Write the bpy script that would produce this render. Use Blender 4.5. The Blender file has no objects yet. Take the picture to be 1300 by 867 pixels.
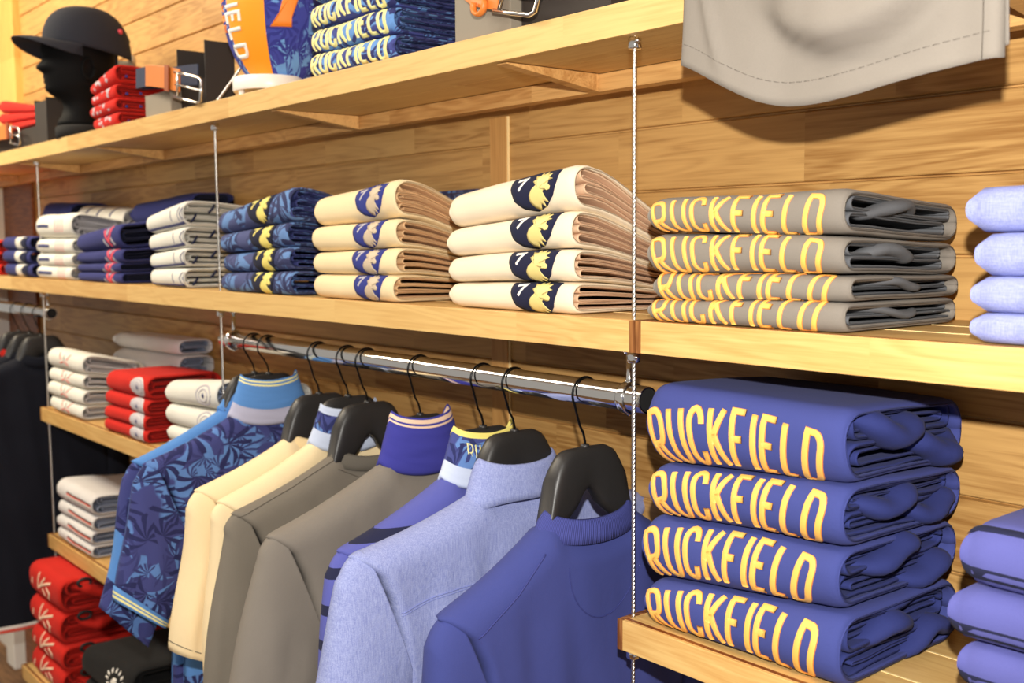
import bpy, math, random
from mathutils import Vector, Matrix, noise
random.seed(7)
sc = bpy.context.scene
COL = sc.collection
PI = math.pi
RND = random.Random(11)

# ------------------------------------------------------------------ objects
def tag(o, label=None, cat=None, group=None, kind=None):
    if label: o['label'] = label
    if cat: o['category'] = cat
    if group: o['group'] = group
    if kind: o['kind'] = kind
    return o

def empty(name, loc, label, cat, group=None, rot=(0, 0, 0)):
    o = bpy.data.objects.new(name, None)
    o.empty_display_size = .05
    COL.objects.link(o)
    o.location = loc
    o.rotation_euler = rot
    o['_loc'] = 1
    del o['_loc']
    return tag(o, label, cat, group)

class MB:
    """collects verts/faces/material indices/uvs for one mesh"""
    def __init__(s):
        s.v = []; s.f = []; s.m = []; s.uv = {}
    def add(s, vs, fs, mi=0, uvs=None):
        b = len(s.v)
        s.v += [tuple(p) for p in vs]
        for f in fs:
            s.f.append(tuple(i + b for i in f))
        if isinstance(mi, (list, tuple)): s.m += list(mi)
        else: s.m += [mi] * len(fs)
        if uvs:
            for i, u in enumerate(uvs): s.uv[b + i] = u
        return b
    def build(s, name, mats, parent=None, smooth=True, origin=None, bevel=0, auto=None):
        me = bpy.data.meshes.new(name)
        off = Vector(origin) if origin is not None else (Vector(parent_origin(parent)) if parent else Vector((0, 0, 0)))
        me.from_pydata([Vector(p) - off for p in s.v], [], s.f)
        if not isinstance(mats, (list, tuple)): mats = [mats]
        for m in mats: me.materials.append(m)
        for p, mi in zip(me.polygons, s.m):
            p.material_index = mi; p.use_smooth = smooth
        if s.uv:
            ul = me.uv_layers.new(name='uv')
            for l in me.loops:
                ul.data[l.index].uv = s.uv.get(l.vertex_index, (0, 0))
        me.update()
        o = bpy.data.objects.new(name, me)
        COL.objects.link(o)
        if parent is not None: o.parent = parent
        elif origin is not None: o.location = off
        if bevel:
            b = o.modifiers.new('bevel', 'BEVEL'); b.width = bevel; b.segments = 2; b.limit_method = 'ANGLE'
        if auto:
            me.set_sharp_from_angle(angle=math.radians(auto))
        return o

ORI = {}
def parent_origin(p):
    """world origin of a parent (all geometry is authored in its top object's unrotated space)"""
    q = p
    o = Vector((0, 0, 0))
    while q is not None:
        o += Vector(q.location); q = q.parent
    return o

def box(mb, x0, x1, y0, y1, z0, z1, mi=0):
    vs = [(x, y, z) for x in (x0, x1) for y in (y0, y1) for z in (z0, z1)]
    fs = [(0, 1, 3, 2), (4, 6, 7, 5), (0, 4, 5, 1), (2, 3, 7, 6), (0, 2, 6, 4), (1, 5, 7, 3)]
    mb.add(vs, fs, mi)

def tube(mb, pts, r, n=10, mi=0, cap=True, squash=None, frame=None):
    """tube along pts, r scalar or list; squash=(a,b) scales section axes"""
    pts = [Vector(p) for p in pts]; N = len(pts)
    rs = r if isinstance(r, (list, tuple)) else [r] * N
    vs = []; up = Vector(frame) if frame else None
    prev = None
    for i, p in enumerate(pts):
        d = (pts[min(i + 1, N - 1)] - pts[max(i - 1, 0)]).normalized()
        if up is not None: a = up - d * up.dot(d)
        elif prev is None:
            a = Vector((0, 0, 1)) if abs(d.z) < .9 else Vector((1, 0, 0)); a = a - d * a.dot(d)
        else: a = prev - d * prev.dot(d)
        a.normalize(); prev = a
        b = d.cross(a)
        sa, sb = squash if squash else (1, 1)
        for k in range(n):
            t = 2 * PI * k / n
            vs.append(p + (a * math.cos(t) * sa + b * math.sin(t) * sb) * rs[i])
    fs = []
    for i in range(N - 1):
        for k in range(n):
            k2 = (k + 1) % n
            fs.append((i * n + k, i * n + k2, (i + 1) * n + k2, (i + 1) * n + k))
    if cap:
        fs.append(tuple(range(n))[::-1]); fs.append(tuple(range((N - 1) * n, N * n)))
    mb.add(vs, fs, mi)

def lathe(mb, prof, c, n=40, mi=0, uv=False):
    """prof list of (r,z); c centre"""
    vs = []; fs = []; us = []
    for j, (r, z) in enumerate(prof):
        for k in range(n):
            t = 2 * PI * k / n
            vs.append((c[0] + r * math.cos(t), c[1] + r * math.sin(t), c[2] + z)); us.append((k / n, z))
    for j in range(len(prof) - 1):
        for k in range(n):
            k2 = (k + 1) % n
            fs.append((j * n + k, j * n + k2, (j + 1) * n + k2, (j + 1) * n + k))
    fs.append(tuple(range(n))[::-1]); fs.append(tuple(range((len(prof) - 1) * n, len(prof) * n)))
    mb.add(vs, fs, mi, us if uv else None)

def nz(x, y, z=0., s=0):
    return noise.noise(Vector((x + s * 7.31, y + s * 3.7, z + s * 1.9)))
def lerp(a, b, t): return a + (b - a) * t
def smooth(a, b, x):
    t = max(0., min(1., (x - a) / (b - a))); return t * t * (3 - 2 * t)
def interp(tab, x):
    if x <= tab[0][0]: return tab[0][1]
    for (a, b), (c, d) in zip(tab, tab[1:]):
        if x <= c: return lerp(b, d, (x - a) / (c - a))
    return tab[-1][1]

# ------------------------------------------------------------------ materials
class NT:
    def __init__(s, name):
        s.m = bpy.data.materials.new(name); s.m.use_nodes = True
        s.t = s.m.node_tree; s.n = s.t.nodes; s.n.clear()
        s.out = s.n.new('ShaderNodeOutputMaterial'); s.b = s.n.new('ShaderNodeBsdfPrincipled')
        s.t.links.new(s.b.outputs[0], s.out.inputs[0])
    def N(s, ty, **k):
        nd = s.n.new('ShaderNode' + ty)
        for a, v in k.items(): setattr(nd, a, v)
        return nd
    def L(s, a, b): s.t.links.new(a, b)
    def set(s, nd, key, v):
        if hasattr(v, 'is_output') or isinstance(v, bpy.types.NodeSocket): s.L(v, nd.inputs[key])
        else: nd.inputs[key].default_value = v
    def math(s, op, a, b=None, c=None):
        nd = s.N('Math', operation=op); s.set(nd, 0, a)
        if b is not None: s.set(nd, 1, b)
        if c is not None: s.set(nd, 2, c)
        return nd.outputs[0]
    def mix(s, f, a, b, ty='MIX'):
        nd = s.N('Mix', data_type='RGBA', blend_type=ty)
        s.set(nd, 0, f); s.set(nd, 6, a); s.set(nd, 7, b); return nd.outputs[2]
    def noise(s, vec, scale, detail=3, rough=.5, dist=0.):
        nd = s.N('TexNoise'); s.L(vec, nd.inputs['Vector'])
        nd.inputs['Scale'].default_value = scale; nd.inputs['Detail'].default_value = detail
        nd.inputs['Roughness'].default_value = rough; nd.inputs['Distortion'].default_value = dist
        return nd.outputs[0]
    def mapping(s, vec, scale=(1, 1, 1), loc=(0, 0, 0), rot=(0, 0, 0)):
        nd = s.N('Mapping'); s.L(vec, nd.inputs[0])
        nd.inputs['Scale'].default_value = scale; nd.inputs['Location'].default_value = loc; nd.inputs['Rotation'].default_value = rot
        return nd.outputs[0]
    def ramp(s, f, stops, inter='LINEAR'):
        nd = s.N('ValToRGB'); s.L(f, nd.inputs[0]); cr = nd.color_ramp; cr.interpolation = inter
        while len(cr.elements) < len(stops): cr.elements.new(.5)
        for e, (p, c) in zip(cr.elements, stops):
            e.position = p; e.color = (*c, 1) if len(c) == 3 else c
        return nd.outputs[0]
    def bump(s, h, strength=.3, dist=.001, normal=None):
        nd = s.N('Bump'); nd.inputs['Strength'].default_value = strength; nd.inputs['Distance'].default_value = dist
        s.L(h, nd.inputs['Height'])
        if normal is not None: s.L(normal, nd.inputs['Normal'])
        s.L(nd.outputs[0], s.b.inputs['Normal']); return nd.outputs[0]
    def obj(s): return s.N('TexCoord').outputs['Object']
    def uvc(s): return s.N('TexCoord').outputs['UV']
    def pos(s): return s.N('NewGeometry').outputs['Position']

def C(r, g, b):
    f = lambda c: ((c / 255) / 12.92 if c / 255 <= .04045 else ((c / 255 + .055) / 1.055) ** 2.4)
    return (f(r), f(g), f(b), 1)

def simple(name, col, rough=.6, metal=0., spec=.5, bumpscale=None, bs=.2, sheen=0.):
    n = NT(name); n.b.inputs['Base Color'].default_value = col
    n.b.inputs['Roughness'].default_value = rough; n.b.inputs['Metallic'].default_value = metal
    n.b.inputs['Specular IOR Level'].default_value = spec
    if sheen: n.b.inputs['Sheen Weight'].default_value = sheen
    if bumpscale: n.bump(n.noise(n.obj(), bumpscale, 2), bs, .0006)
    return n.m

def wood(name, light, dark, plank=None, grain='x', scale=1., contrast=1., gloss=.45, cell=.42):
    """pine/oak boards; plank = (height of a board, zero offset) splits the tone board by board"""
    n = NT(name); v = n.obj()
    sep = n.N('SeparateXYZ'); n.L(v, sep.inputs[0]); x, y, z = sep.outputs
    if grain == 'y': x, y = y, x
    if grain == 'z': x, z = z, x
    if plank:
        row = n.math('FLOOR', n.math('DIVIDE', n.math('SUBTRACT', z, plank[1]), plank[0]))
    else:
        row = n.math('FLOOR', n.math('DIVIDE', y, .11))
    w = n.N('TexWhiteNoise', noise_dimensions='1D'); n.L(row, w.inputs['W'])
    xs = n.math('ADD', n.math('DIVIDE', x, cell), n.math('MULTIPLY', w.outputs[0], 17.))
    cellx = n.math('FLOOR', xs)
    cb = n.N('CombineXYZ'); n.L(cellx, cb.inputs[0]); n.L(row, cb.inputs[1])
    w2 = n.N('TexWhiteNoise', noise_dimensions='3D'); n.L(cb.outputs[0], w2.inputs['Vector'])
    rnd = w2.outputs[0]
    off = n.math('MULTIPLY', rnd, 23.)
    cv = n.N('CombineXYZ')
    n.L(n.math('ADD', n.math('MULTIPLY', x, 2.2 * scale), off), cv.inputs[0])
    n.L(n.math('MULTIPLY', y, 22. * scale), cv.inputs[1]); n.L(n.math('ADD', n.math('MULTIPLY', z, 22. * scale), off), cv.inputs[2])
    ring = n.noise(cv.outputs[0], 1., 2.5, .45, 1.0)
    bands = n.math('SINE', n.math('MULTIPLY', ring, 46.))
    cf = n.N('CombineXYZ')
    n.L(n.math('MULTIPLY', x, 9. * scale), cf.inputs[0]); n.L(n.math('MULTIPLY', y, 260. * scale), cf.inputs[1]); n.L(n.math('ADD', n.math('MULTIPLY', z, 260. * scale), off), cf.inputs[2])
    fine = n.noise(cf.outputs[0], 1., 3, .6, .4)
    f = n.math('ADD', n.math('MULTIPLY', bands, .16 * contrast), n.math('ADD', n.math('MULTIPLY', n.math('SUBTRACT', fine, .5), 1.1 * contrast), .5))
    f = n.math('ADD', f, n.math('MULTIPLY', n.math('SUBTRACT', rnd, .5), .55 * contrast))
    col = n.ramp(f, [(.05, dark), (.55, tuple(lerp(a, b, .72) for a, b in zip(dark, light))), (1., light)])
    n.L(col, n.b.inputs['Base Color']); n.b.inputs['Roughness'].default_value = gloss
    n.b.inputs['Specular IOR Level'].default_value = .35
    n.bump(fine, .12, .0006)
    return n.m

def fabric(name, col, rough=.9, weave='knit', bs=.25, var=.08, sheen=.02):
    n = NT(name); v = n.obj()
    mott = n.noise(v, 9, 3, .6)
    c2 = tuple(c * (1 - var * 2) for c in col[:3]) + (1,)
    fine = n.noise(v, 700, 2, .6)
    base = n.mix(mott, col, c2)
    n.L(n.mix(n.math('MULTIPLY', n.math('SUBTRACT', fine, .35), .5), base, tuple(c * .7 for c in col[:3]) + (1,)), n.b.inputs['Base Color'])
    n.b.inputs['Roughness'].default_value = rough; n.b.inputs['Sheen Weight'].default_value = sheen
    n.b.inputs['Specular IOR Level'].default_value = .2
    wr = n.noise(v, 26, 3, .55, .6)
    nb = n.bump(wr, .25, .003)
    n.bump(fine, bs, .0005, nb)
    return n.m

def chambray(name, col, pale):
    n = NT(name); v = n.obj()
    a = n.noise(n.mapping(v, (90, 900, 900)), 1, 3, .6)
    a2 = n.noise(n.mapping(v, (900, 900, 40)), 1, 3, .6)
    a3 = n.noise(n.mapping(v, (30, 220, 900)), 1, 2, .6)
    f = n.math('ADD', n.math('MULTIPLY', a, .4), n.math('ADD', n.math('MULTIPLY', a2, .6), n.math('MULTIPLY', a3, .25)))
    n.L(n.ramp(f, [(.38, tuple(col[:3])), (.82, tuple(pale[:3]))]), n.b.inputs['Base Color'])
    n.b.inputs['Roughness'].default_value = .9; n.b.inputs['Specular IOR Level'].default_value = .2
    nb = n.bump(n.noise(v, 30, 4, .6, 1.2), .45, .003)
    n.bump(f, .25, .0006, nb)
    return n.m

def floral(name, base, mid, dark, cells=9., useuv=True, rot=.3):
    """palm-frond print: bursts of pointed leaflets around scattered centres, over broad mid-tone leaves"""
    n = NT(name)
    v = n.uvc() if useuv else n.obj()
    v = n.mapping(v, (1, 1, 1), (0, 0, 0), (0, 0, rot))
    wob = n.N('TexNoise'); n.L(v, wob.inputs['Vector']); wob.inputs['Scale'].default_value = 11; wob.inputs['Detail'].default_value = 1.5
    vm = n.N('VectorMath', operation='MULTIPLY_ADD'); n.L(wob.outputs['Color'], vm.inputs[0]); vm.inputs[1].default_value = (.05, .05, 0); n.L(v, vm.inputs[2])
    v = vm.outputs[0]
    def burst(cs, leaves, thr, phase, rad):
        m = n.mapping(v, (cs, cs, cs), (phase, phase * 2.3, 0))
        fl = n.N('VectorMath', operation='MULTIPLY'); n.L(m, fl.inputs[0]); fl.inputs[1].default_value = (1, 1, 0)
        vo = n.N('TexVoronoi', voronoi_dimensions='2D'); n.L(fl.outputs[0], vo.inputs['Vector']); vo.inputs['Scale'].default_value = 1.
        d = n.N('VectorMath', operation='SUBTRACT'); n.L(fl.outputs[0], d.inputs[0]); n.L(vo.outputs['Position'], d.inputs[1])
        s = n.N('SeparateXYZ'); n.L(d.outputs[0], s.inputs[0])
        ang = n.math('ARCTAN2', s.outputs[1], s.outputs[0])
        r = vo.outputs['Distance']
        cs2 = n.N('SeparateXYZ'); n.L(vo.outputs['Color'], cs2.inputs[0])
        w = n.math('COSINE', n.math('ADD', n.math('MULTIPLY', ang, leaves), n.math('ADD', n.math('MULTIPLY', cs2.outputs[0], 20), n.math('MULTIPLY', r, 5.))))
        taper = n.math('SUBTRACT', n.math('MULTIPLY', r, rad), thr)
        fan = n.math('GREATER_THAN', n.math('COSINE', n.math('ADD', ang, n.math('MULTIPLY', cs2.outputs[2], 6.28))), -.45)
        return n.math('MULTIPLY', n.math('GREATER_THAN', w, taper), fan), cs2.outputs[1]
    b1, _ = burst(cells, 10., .85, .0, 2.2)
    b2, k2 = burst(cells * .72, 6., 1.15, 3.1, 1.5)
    b3, _ = burst(cells * 1.35, 11., .75, 8.7, 2.3)
    blot = n.noise(v, cells * .8, 2, .5, .5)
    c = n.mix(b2, base, mid)
    c = n.mix(n.ramp(blot, [(.54, (0, 0, 0)), (.57, (1, 1, 1))]), c, mid)
    c = n.mix(n.math('MULTIPLY', b3, n.math('LESS_THAN', blot, .56)), c, tuple(lerp(a_, b_, .5) for a_, b_ in zip(mid, dark)))
    c = n.mix(b1, c, dark)
    c = n.mix(n.math('MULTIPLY', n.noise(v, 90, 3, .6), .4), c, mid)
    n.L(c, n.b.inputs['Base Color']); n.b.inputs['Roughness'].default_value = .9
    n.b.inputs['Specular IOR Level'].default_value = .2
    ob = n.obj(); n.bump(n.noise(ob, 30, 3, .5, .5), .3, .003)
    return n.m

def striped(name, base, stripes, axis=1, extra=None, var=.0):
    """solid fabric with stripes at given uv intervals [(lo,hi,col)] along uv axis"""
    n = NT(name); v = n.uvc(); s = n.N('SeparateXYZ'); n.L(v, s.inputs[0]); u = s.outputs[axis]
    ob = n.obj(); mott = n.noise(ob, 9, 3, .6)
    c = n.mix(mott, base, tuple(q * .85 for q in base[:3]) + (1,))
    for lo, hi, col in stripes:
        c = n.mix(n.math('MULTIPLY', n.math('GREATER_THAN', u, lo), n.math('LESS_THAN', u, hi)), c, col)
    n.L(c, n.b.inputs['Base Color']); n.b.inputs['Roughness'].default_value = .9
    n.b.inputs['Specular IOR Level'].default_value = .2; n.b.inputs['Sheen Weight'].default_value = .02
    nb = n.bump(n.noise(ob, 26, 3, .55, .6), .25, .003); n.bump(n.noise(ob, 700, 2), .25, .0005, nb)
    return n.m

def ribbed(name, col):
    n = NT(name); v = n.uvc(); s = n.N('SeparateXYZ'); n.L(v, s.inputs[0])
    w = n.math('SINE', n.math('MULTIPLY', s.outputs[0], 2 * PI / .0032))
    n.L(n.mix(n.math('MULTIPLY_ADD', w, .5, .5), tuple(c * .6 for c in col[:3]) + (1,), col), n.b.inputs['Base Color'])
    n.b.inputs['Roughness'].default_value = .9; n.b.inputs['Specular IOR Level'].default_value = .2
    n.bump(w, .5, .0008); return n.m

L3 = lambda c: tuple(c[:3])
M = {}
M['shelf'] = wood('shelf_pine', L3(C(228, 192, 124)), L3(C(196, 146, 80)), scale=.9, contrast=.6, cell=.5)
M['trim'] = wood('trim_oak', L3(C(176, 120, 66)), L3(C(104, 58, 26)), grain='z', contrast=1.2)
M['trimx'] = wood('trim_oak_long', L3(C(168, 104, 48)), L3(C(110, 58, 24)), contrast=1.2)
M['seam'] = simple('pale_seam', C(250, 222, 160), .5)
M['wall'] = wood('wall_planks', L3(C(208, 164, 100)), L3(C(144, 98, 46)), plank=(.1, .178), contrast=.78, cell=.36, scale=.7)
M['batten'] = wood('batten_pine', L3(C(214, 164, 98)), L3(C(166, 112, 54)), grain='z', contrast=.5)
M['post'] = wood('post_pine', L3(C(238, 190, 108)), L3(C(206, 148, 70)), grain='z', contrast=.6)
M['ledger'] = wood('ledger_pine', L3(C(226, 178, 112)), L3(C(168, 116, 60)), contrast=.7)
M['groove'] = simple('groove_dark', C(96, 56, 24), .8)
M['floor'] = wood('floor_oak', L3(C(150, 110, 70)), L3(C(90, 60, 34)), contrast=1.)
M['plaster'] = simple('plaster_white', C(232, 230, 224), .8, bumpscale=200)
M['ceil'] = simple('ceiling_white', C(235, 232, 226), .9, bumpscale=100)
M['chrome'] = simple('chrome', (.86, .85, .83, 1), .09, 1.)
M['satin'] = simple('satin_steel', (.72, .69, .64, 1), .3, 1., bumpscale=900, bs=.3)
M['steel'] = simple('bright_steel', (.8, .78, .74, 1), .16, 1.)
M['wire'] = simple('black_wire', C(16, 16, 17), .28, .6)
M['hanger'] = simple('hanger_plastic', C(40, 38, 37), .42, bumpscale=500, bs=.15)
M['blackbox'] = simple('black_card', C(46, 38, 32), .7, bumpscale=600, bs=.1)
M['blackin'] = simple('black_card_inside', C(14, 13, 13), .9)
M['greybox'] = simple('grey_card', C(138, 128, 112), .7, bumpscale=600, bs=.1)
M['mannequin'] = simple('mannequin_black', C(9, 9, 10), .75, spec=.15)
M['cap'] = fabric('cap_cotton', C(44, 46, 54), bs=.4)
M['capunder'] = fabric('cap_under', C(20, 21, 26))
M['leather'] = simple('tan_leather', C(214, 122, 50), .45, bumpscale=240, bs=.35)
M['leatheredge'] = simple('tan_leather_edge', C(150, 72, 26), .6)
M['navyweb'] = fabric('navy_webbing', C(60, 66, 86), bs=.6)
M['strap'] = simple('clear_strap', C(196, 186, 160), .4)
M['white'] = fabric('white_cotton', C(238, 234, 222))
M['white2'] = fabric('cool_white_cotton', C(222, 218, 216))
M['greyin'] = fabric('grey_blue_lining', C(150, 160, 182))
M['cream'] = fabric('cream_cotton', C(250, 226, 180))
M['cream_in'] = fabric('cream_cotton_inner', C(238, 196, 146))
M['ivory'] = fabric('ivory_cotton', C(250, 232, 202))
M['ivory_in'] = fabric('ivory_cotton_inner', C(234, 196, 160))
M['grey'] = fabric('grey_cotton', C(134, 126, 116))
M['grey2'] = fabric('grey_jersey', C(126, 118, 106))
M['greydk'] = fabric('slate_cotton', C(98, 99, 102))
M['tee'] = fabric('pale_grey_cotton', C(138, 130, 120))
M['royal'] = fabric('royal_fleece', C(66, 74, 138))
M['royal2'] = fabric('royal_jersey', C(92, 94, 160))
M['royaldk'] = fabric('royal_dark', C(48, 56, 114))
M['royalcol'] = fabric('royal_collar', C(66, 66, 156))
M['royalrib'] = ribbed('royal_rib', C(78, 84, 156))
M['greyrib'] = fabric('grey_rib', C(110, 104, 94))
M['creamrib'] = fabric('cream_rib', C(250, 222, 168))
M['navy'] = fabric('navy_cotton', C(34, 38, 66))
M['navy2'] = fabric('navy_jersey', C(58, 62, 118))
M['ink'] = fabric('ink_wool', C(26, 28, 38))
M['red'] = fabric('red_cotton', C(206, 40, 30))
M['black'] = fabric('black_cotton', C(28, 27, 27))
M['skyblue'] = fabric('sky_jersey', C(96, 148, 214))
M['paleblue'] = fabric('pale_blue_band', C(206, 216, 238))
M['lilac'] = fabric('lilac_band', C(190, 190, 214))
M['chambray'] = chambray('chambray', C(106, 116, 176), C(168, 176, 214))
M['chambray2'] = chambray('chambray_pale', C(112, 120, 180), C(160, 166, 212))
M['floral'] = floral('palm_print', C(100, 142, 204), C(68, 72, 128), C(36, 38, 78), 14.)
M['floral_s'] = floral('palm_print_small', C(104, 142, 200), C(70, 76, 134), C(38, 42, 84), 14., rot=.9)
M['floral_t'] = floral('palm_print_folded', C(110, 148, 200), C(82, 88, 128), C(50, 54, 88), 11., rot=1.4)
M['stitch_y'] = simple('embroidery_yellow', C(248, 190, 92), .5, bumpscale=1500, bs=.6)
M['stitch_o'] = simple('embroidery_orange', C(214, 126, 48), .5, bumpscale=1500, bs=.6)
M['print_y'] = simple('print_pale_yellow', C(246, 236, 160), .7)
M['print_y2'] = simple('print_soft_yellow', C(240, 222, 120), .7)
M['patch'] = fabric('patch_navy', C(34, 36, 62))
M['patch2'] = fabric('patch_royal', C(56, 64, 140))
M['patchblk'] = fabric('patch_ink', C(40, 42, 62))
M['gold'] = simple('gold_thread', C(226, 206, 130), .5, bumpscale=900, bs=.5)
M['beige'] = simple('beige_thread', C(204, 184, 156), .6, bumpscale=900, bs=.5)
M['pwhite'] = simple('print_white', C(240, 234, 224), .6)
M['pcream'] = simple('print_cream', C(242, 206, 176), .7)
M['pred'] = simple('print_red', C(224, 84, 66), .7)
M['pcoral'] = simple('print_coral', C(226, 78, 92), .7)
M['pnavy'] = simple('print_navy', C(60, 64, 110), .7)
M['pgrey'] = simple('print_grey', C(188, 182, 188), .7)
M['pdark'] = simple('print_dark', C(60, 66, 62), .7)
M['porange'] = simple('print_orange', C(255, 140, 36), .6)
M['ballorange'] = simple('ball_orange', C(255, 158, 30), .45, bumpscale=300, bs=.2)
M['ballfloral'] = floral('ball_print', C(118, 170, 224), C(66, 72, 156), C(50, 54, 130), 16., rot=.2)
M['plastic_white'] = simple('white_plastic', C(246, 240, 230), .35)
M['thread_dk'] = simple('thread_dark', C(84, 76, 66), .8)
M['thread_tee'] = simple('thread_tee', C(116, 108, 98), .8)
M['thread_bl'] = simple('thread_blue', C(52, 58, 124), .8)
M['thread_lb'] = simple('thread_lightblue', C(128, 138, 196), .8)
M['loop'] = simple('black_loop', C(22, 20, 22), .6)

# ------------------------------------------------------------------ strokes, letters and motifs on any surface F(s,t,h)
def arc(cx, cy, rx, ry, a0, a1, n=6):
    return [(cx + rx * math.cos(math.radians(lerp(a0, a1, i / n))), cy + ry * math.sin(math.radians(lerp(a0, a1, i / n)))) for i in range(n + 1)]
GL = {  # strokes in a box of width w and height 1
 'R': (.50, [[(0, 0), (0, 1), (.26, 1)] + arc(.26, .78, .24, .22, 90, 0, 5)[1:] + arc(.26, .66, .24, .20, 0, -90, 5) + [(0, .46)], [(.24, .46), (.52, 0)]]),
 'U': (.50, [[(0, 1), (0, .26)] + arc(.25, .26, .25, .26, 180, 360, 8)[1:] + [(.5, 1)]]),
 'C': (.48, [[(.48, .74)] + arc(.24, .76, .24, .24, 0, 180, 8) + arc(.24, .24, .24, .24, 180, 360, 8) + [(.48, .28)]]),
 'K': (.52, [[(0, 0), (0, 1)], [(.5, 1), (.03, .42)], [(.16, .58), (.54, 0)]]),
 'F': (.44, [[(0, 0), (0, 1), (.44, 1)], [(0, .53), (.38, .53)]]),
 'I': (.02, [[(0.01, 0), (0.01, 1)]]),
 'E': (.44, [[(.44, 0), (0, 0), (0, 1), (.44, 1)], [(0, .53), (.38, .53)]]),
 'L': (.42, [[(0, 1), (0, 0), (.42, 0)]]),
 'D': (.50, [[(0, 0), (0, 1), (.24, 1)] + arc(.24, .74, .26, .26, 90, 0, 5)[1:] + arc(.24, .26, .26, .26, 0, -90, 5) + [(0, 0)]]),
 'S': (.44, [arc(.22, .76, .22, .24, 20, 180, 6) + [(.05, .6), (.4, .42)] + arc(.22, .24, .22, .24, 10, -160, 6)]),
 'V': (.5, [[(0, 1), (.25, 0), (.5, 1)]]),
 'N': (.46, [[(0, 0), (0, 1), (.46, 0), (.46, 1)]]),
 '7': (.46, [[(0, .86), (0, 1), (.46, 1), (.16, 0)]]),
 "'": (.04, [[(.02, 1), (.02, .78)]]),
 ' ': (.12, []),
}
def subdiv(pl, ds):
    out = [pl[0]]
    for a, b in zip(pl, pl[1:]):
        L = math.hypot(b[0] - a[0], b[1] - a[1]); k = max(1, int(math.ceil(L / ds)))
        for i in range(1, k + 1): out.append((lerp(a[0], b[0], i / k), lerp(a[1], b[1], i / k)))
    return out
def stroke(mb, pl, w, F, h=.0012, two=True, ds=.004, closed=False, h0=-.0004):
    """raised stroke of half-width w along 2D polyline; rim faces material 0, crown material 1"""
    pl = subdiv(pl, ds); N = len(pl)
    offs = [(-1., h0), (-.8, h * .75), (-.55, h), (.55, h), (.8, h * .75), (1., h0)] if two else [(-1., h0), (-.85, h), (.85, h), (1., h0)]
    vs = []
    for i, p in enumerate(pl):
        if i == 0: d1 = d2 = (pl[1][0] - p[0], pl[1][1] - p[1])
        elif i == N - 1: d1 = d2 = (p[0] - pl[i - 1][0], p[1] - pl[i - 1][1])
        else: d1 = (p[0] - pl[i - 1][0], p[1] - pl[i - 1][1]); d2 = (pl[i + 1][0] - p[0], pl[i + 1][1] - p[1])
        def nn(d):
            l = math.hypot(*d) or 1; return (-d[1] / l, d[0] / l)
        n1, n2 = nn(d1), nn(d2); m = (n1[0] + n2[0], n1[1] + n2[1]); l = math.hypot(*m) or 1
        m = (m[0] / l, m[1] / l); k = 1 / max(.6, m[0] * n1[0] + m[1] * n1[1])
        for o, hh in offs: vs.append(F(p[0] + m[0] * o * w * k, p[1] + m[1] * o * w * k, hh))
    q = len(offs); fs = []; ms = []
    for i in range(N - 1):
        for j in range(q - 1):
            fs.append((i * q + j, i * q + j + 1, (i + 1) * q + j + 1, (i + 1) * q + j))
            ms.append(1 if (two and j in (1, 2, 3)) else 0)
    fs.append(tuple(range(q))); ms.append(0); fs.append(tuple(range((N - 1) * q, N * q))[::-1]); ms.append(0)
    mb.add(vs, fs, ms)
def word(mb, text, s0, s1, t0, hgt, w, F, arch=0., two=True, h=.0012, slant=0., gap=.34, ds=.004, hvar=None, fan=0.):
    tot = sum(GL[c][0] for c in text) + gap * (len(text) - 1)
    sx = (s1 - s0) / tot; x = 0.
    for c in text:
        wd, st = GL[c]
        for pl in st:
            pts = []
            for (a, b) in pl:
                s = s0 + (x + a) * sx; q = (s - s0) / (s1 - s0)
                up = arch * (1 - (2 * q - 1) ** 2)
                hh = hgt * (hvar(q) if hvar else 1.)
                pts.append((s + slant * b * hh + (q - .5) * 2 * fan * (b - 1), t0 + up + b * hh))
            stroke(mb, pts, w, F, h, two, ds)
        x += wd + gap
def poly(mb, pts, F, h=.001, mi=0, ds=.006, inner=None):
    """filled outline laid on the surface: a fan of rings so it follows the curve"""
    cx = sum(p[0] for p in pts) / len(pts); cy = sum(p[1] for p in pts) / len(pts)
    if inner: cx, cy = inner
    pts = subdiv(list(pts) + [pts[0]], ds)[:-1]; n = len(pts)
    R = [1.04, 1., .8, .6, .4, .2]
    vs = []
    for k, r in enumerate(R):
        hh = -.0006 if k == 0 else h
        rr = 1. if k < 2 else r
        vs += [F(cx + (p[0] - cx) * rr, cy + (p[1] - cy) * rr, hh) for p in pts]
    vs.append(F(cx, cy, h)); fs = []
    for k in range(len(R) - 1):
        for i in range(n):
            j = (i + 1) % n; fs.append((k * n + i, k * n + j, (k + 1) * n + j, (k + 1) * n + i))
    b = (len(R) - 1) * n
    for i in range(n): fs.append((b + i, b + (i + 1) % n, len(vs) - 1))
    mb.add(vs, fs, mi)
def place(pts, s, t, k, kx=None): return [(s + x * (kx or k), t + y * k) for x, y in pts]

ROOSTER = [(-.06, -.95), (-.22, -.8), (-.34, -.5), (-.36, -.2), (-.28, .05), (-.14, .22), (-.1, .36), (-.24, .42), (-.12, .55), (-.2, .72), (-.02, .66), (.0, .9), (.1, .7), (.2, .88), (.24, .66), (.38, .7), (.3, .5), (.46, .4), (.32, .34), (.3, .2), (.4, .08), (.38, -.06), (.28, -.1), (.22, .02), (.12, -.1), (.2, -.35), (.3, -.6), (.14, -.52), (.16, -.85), (.04, -.62)]
SHIELD = [(-.62, .78), (-.3, .86), (0, 1.), (.3, .86), (.62, .78), (.6, .2), (.5, -.35), (.3, -.75), (0, -1.), (-.3, -.75), (-.5, -.35), (-.6, .2)]

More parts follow.
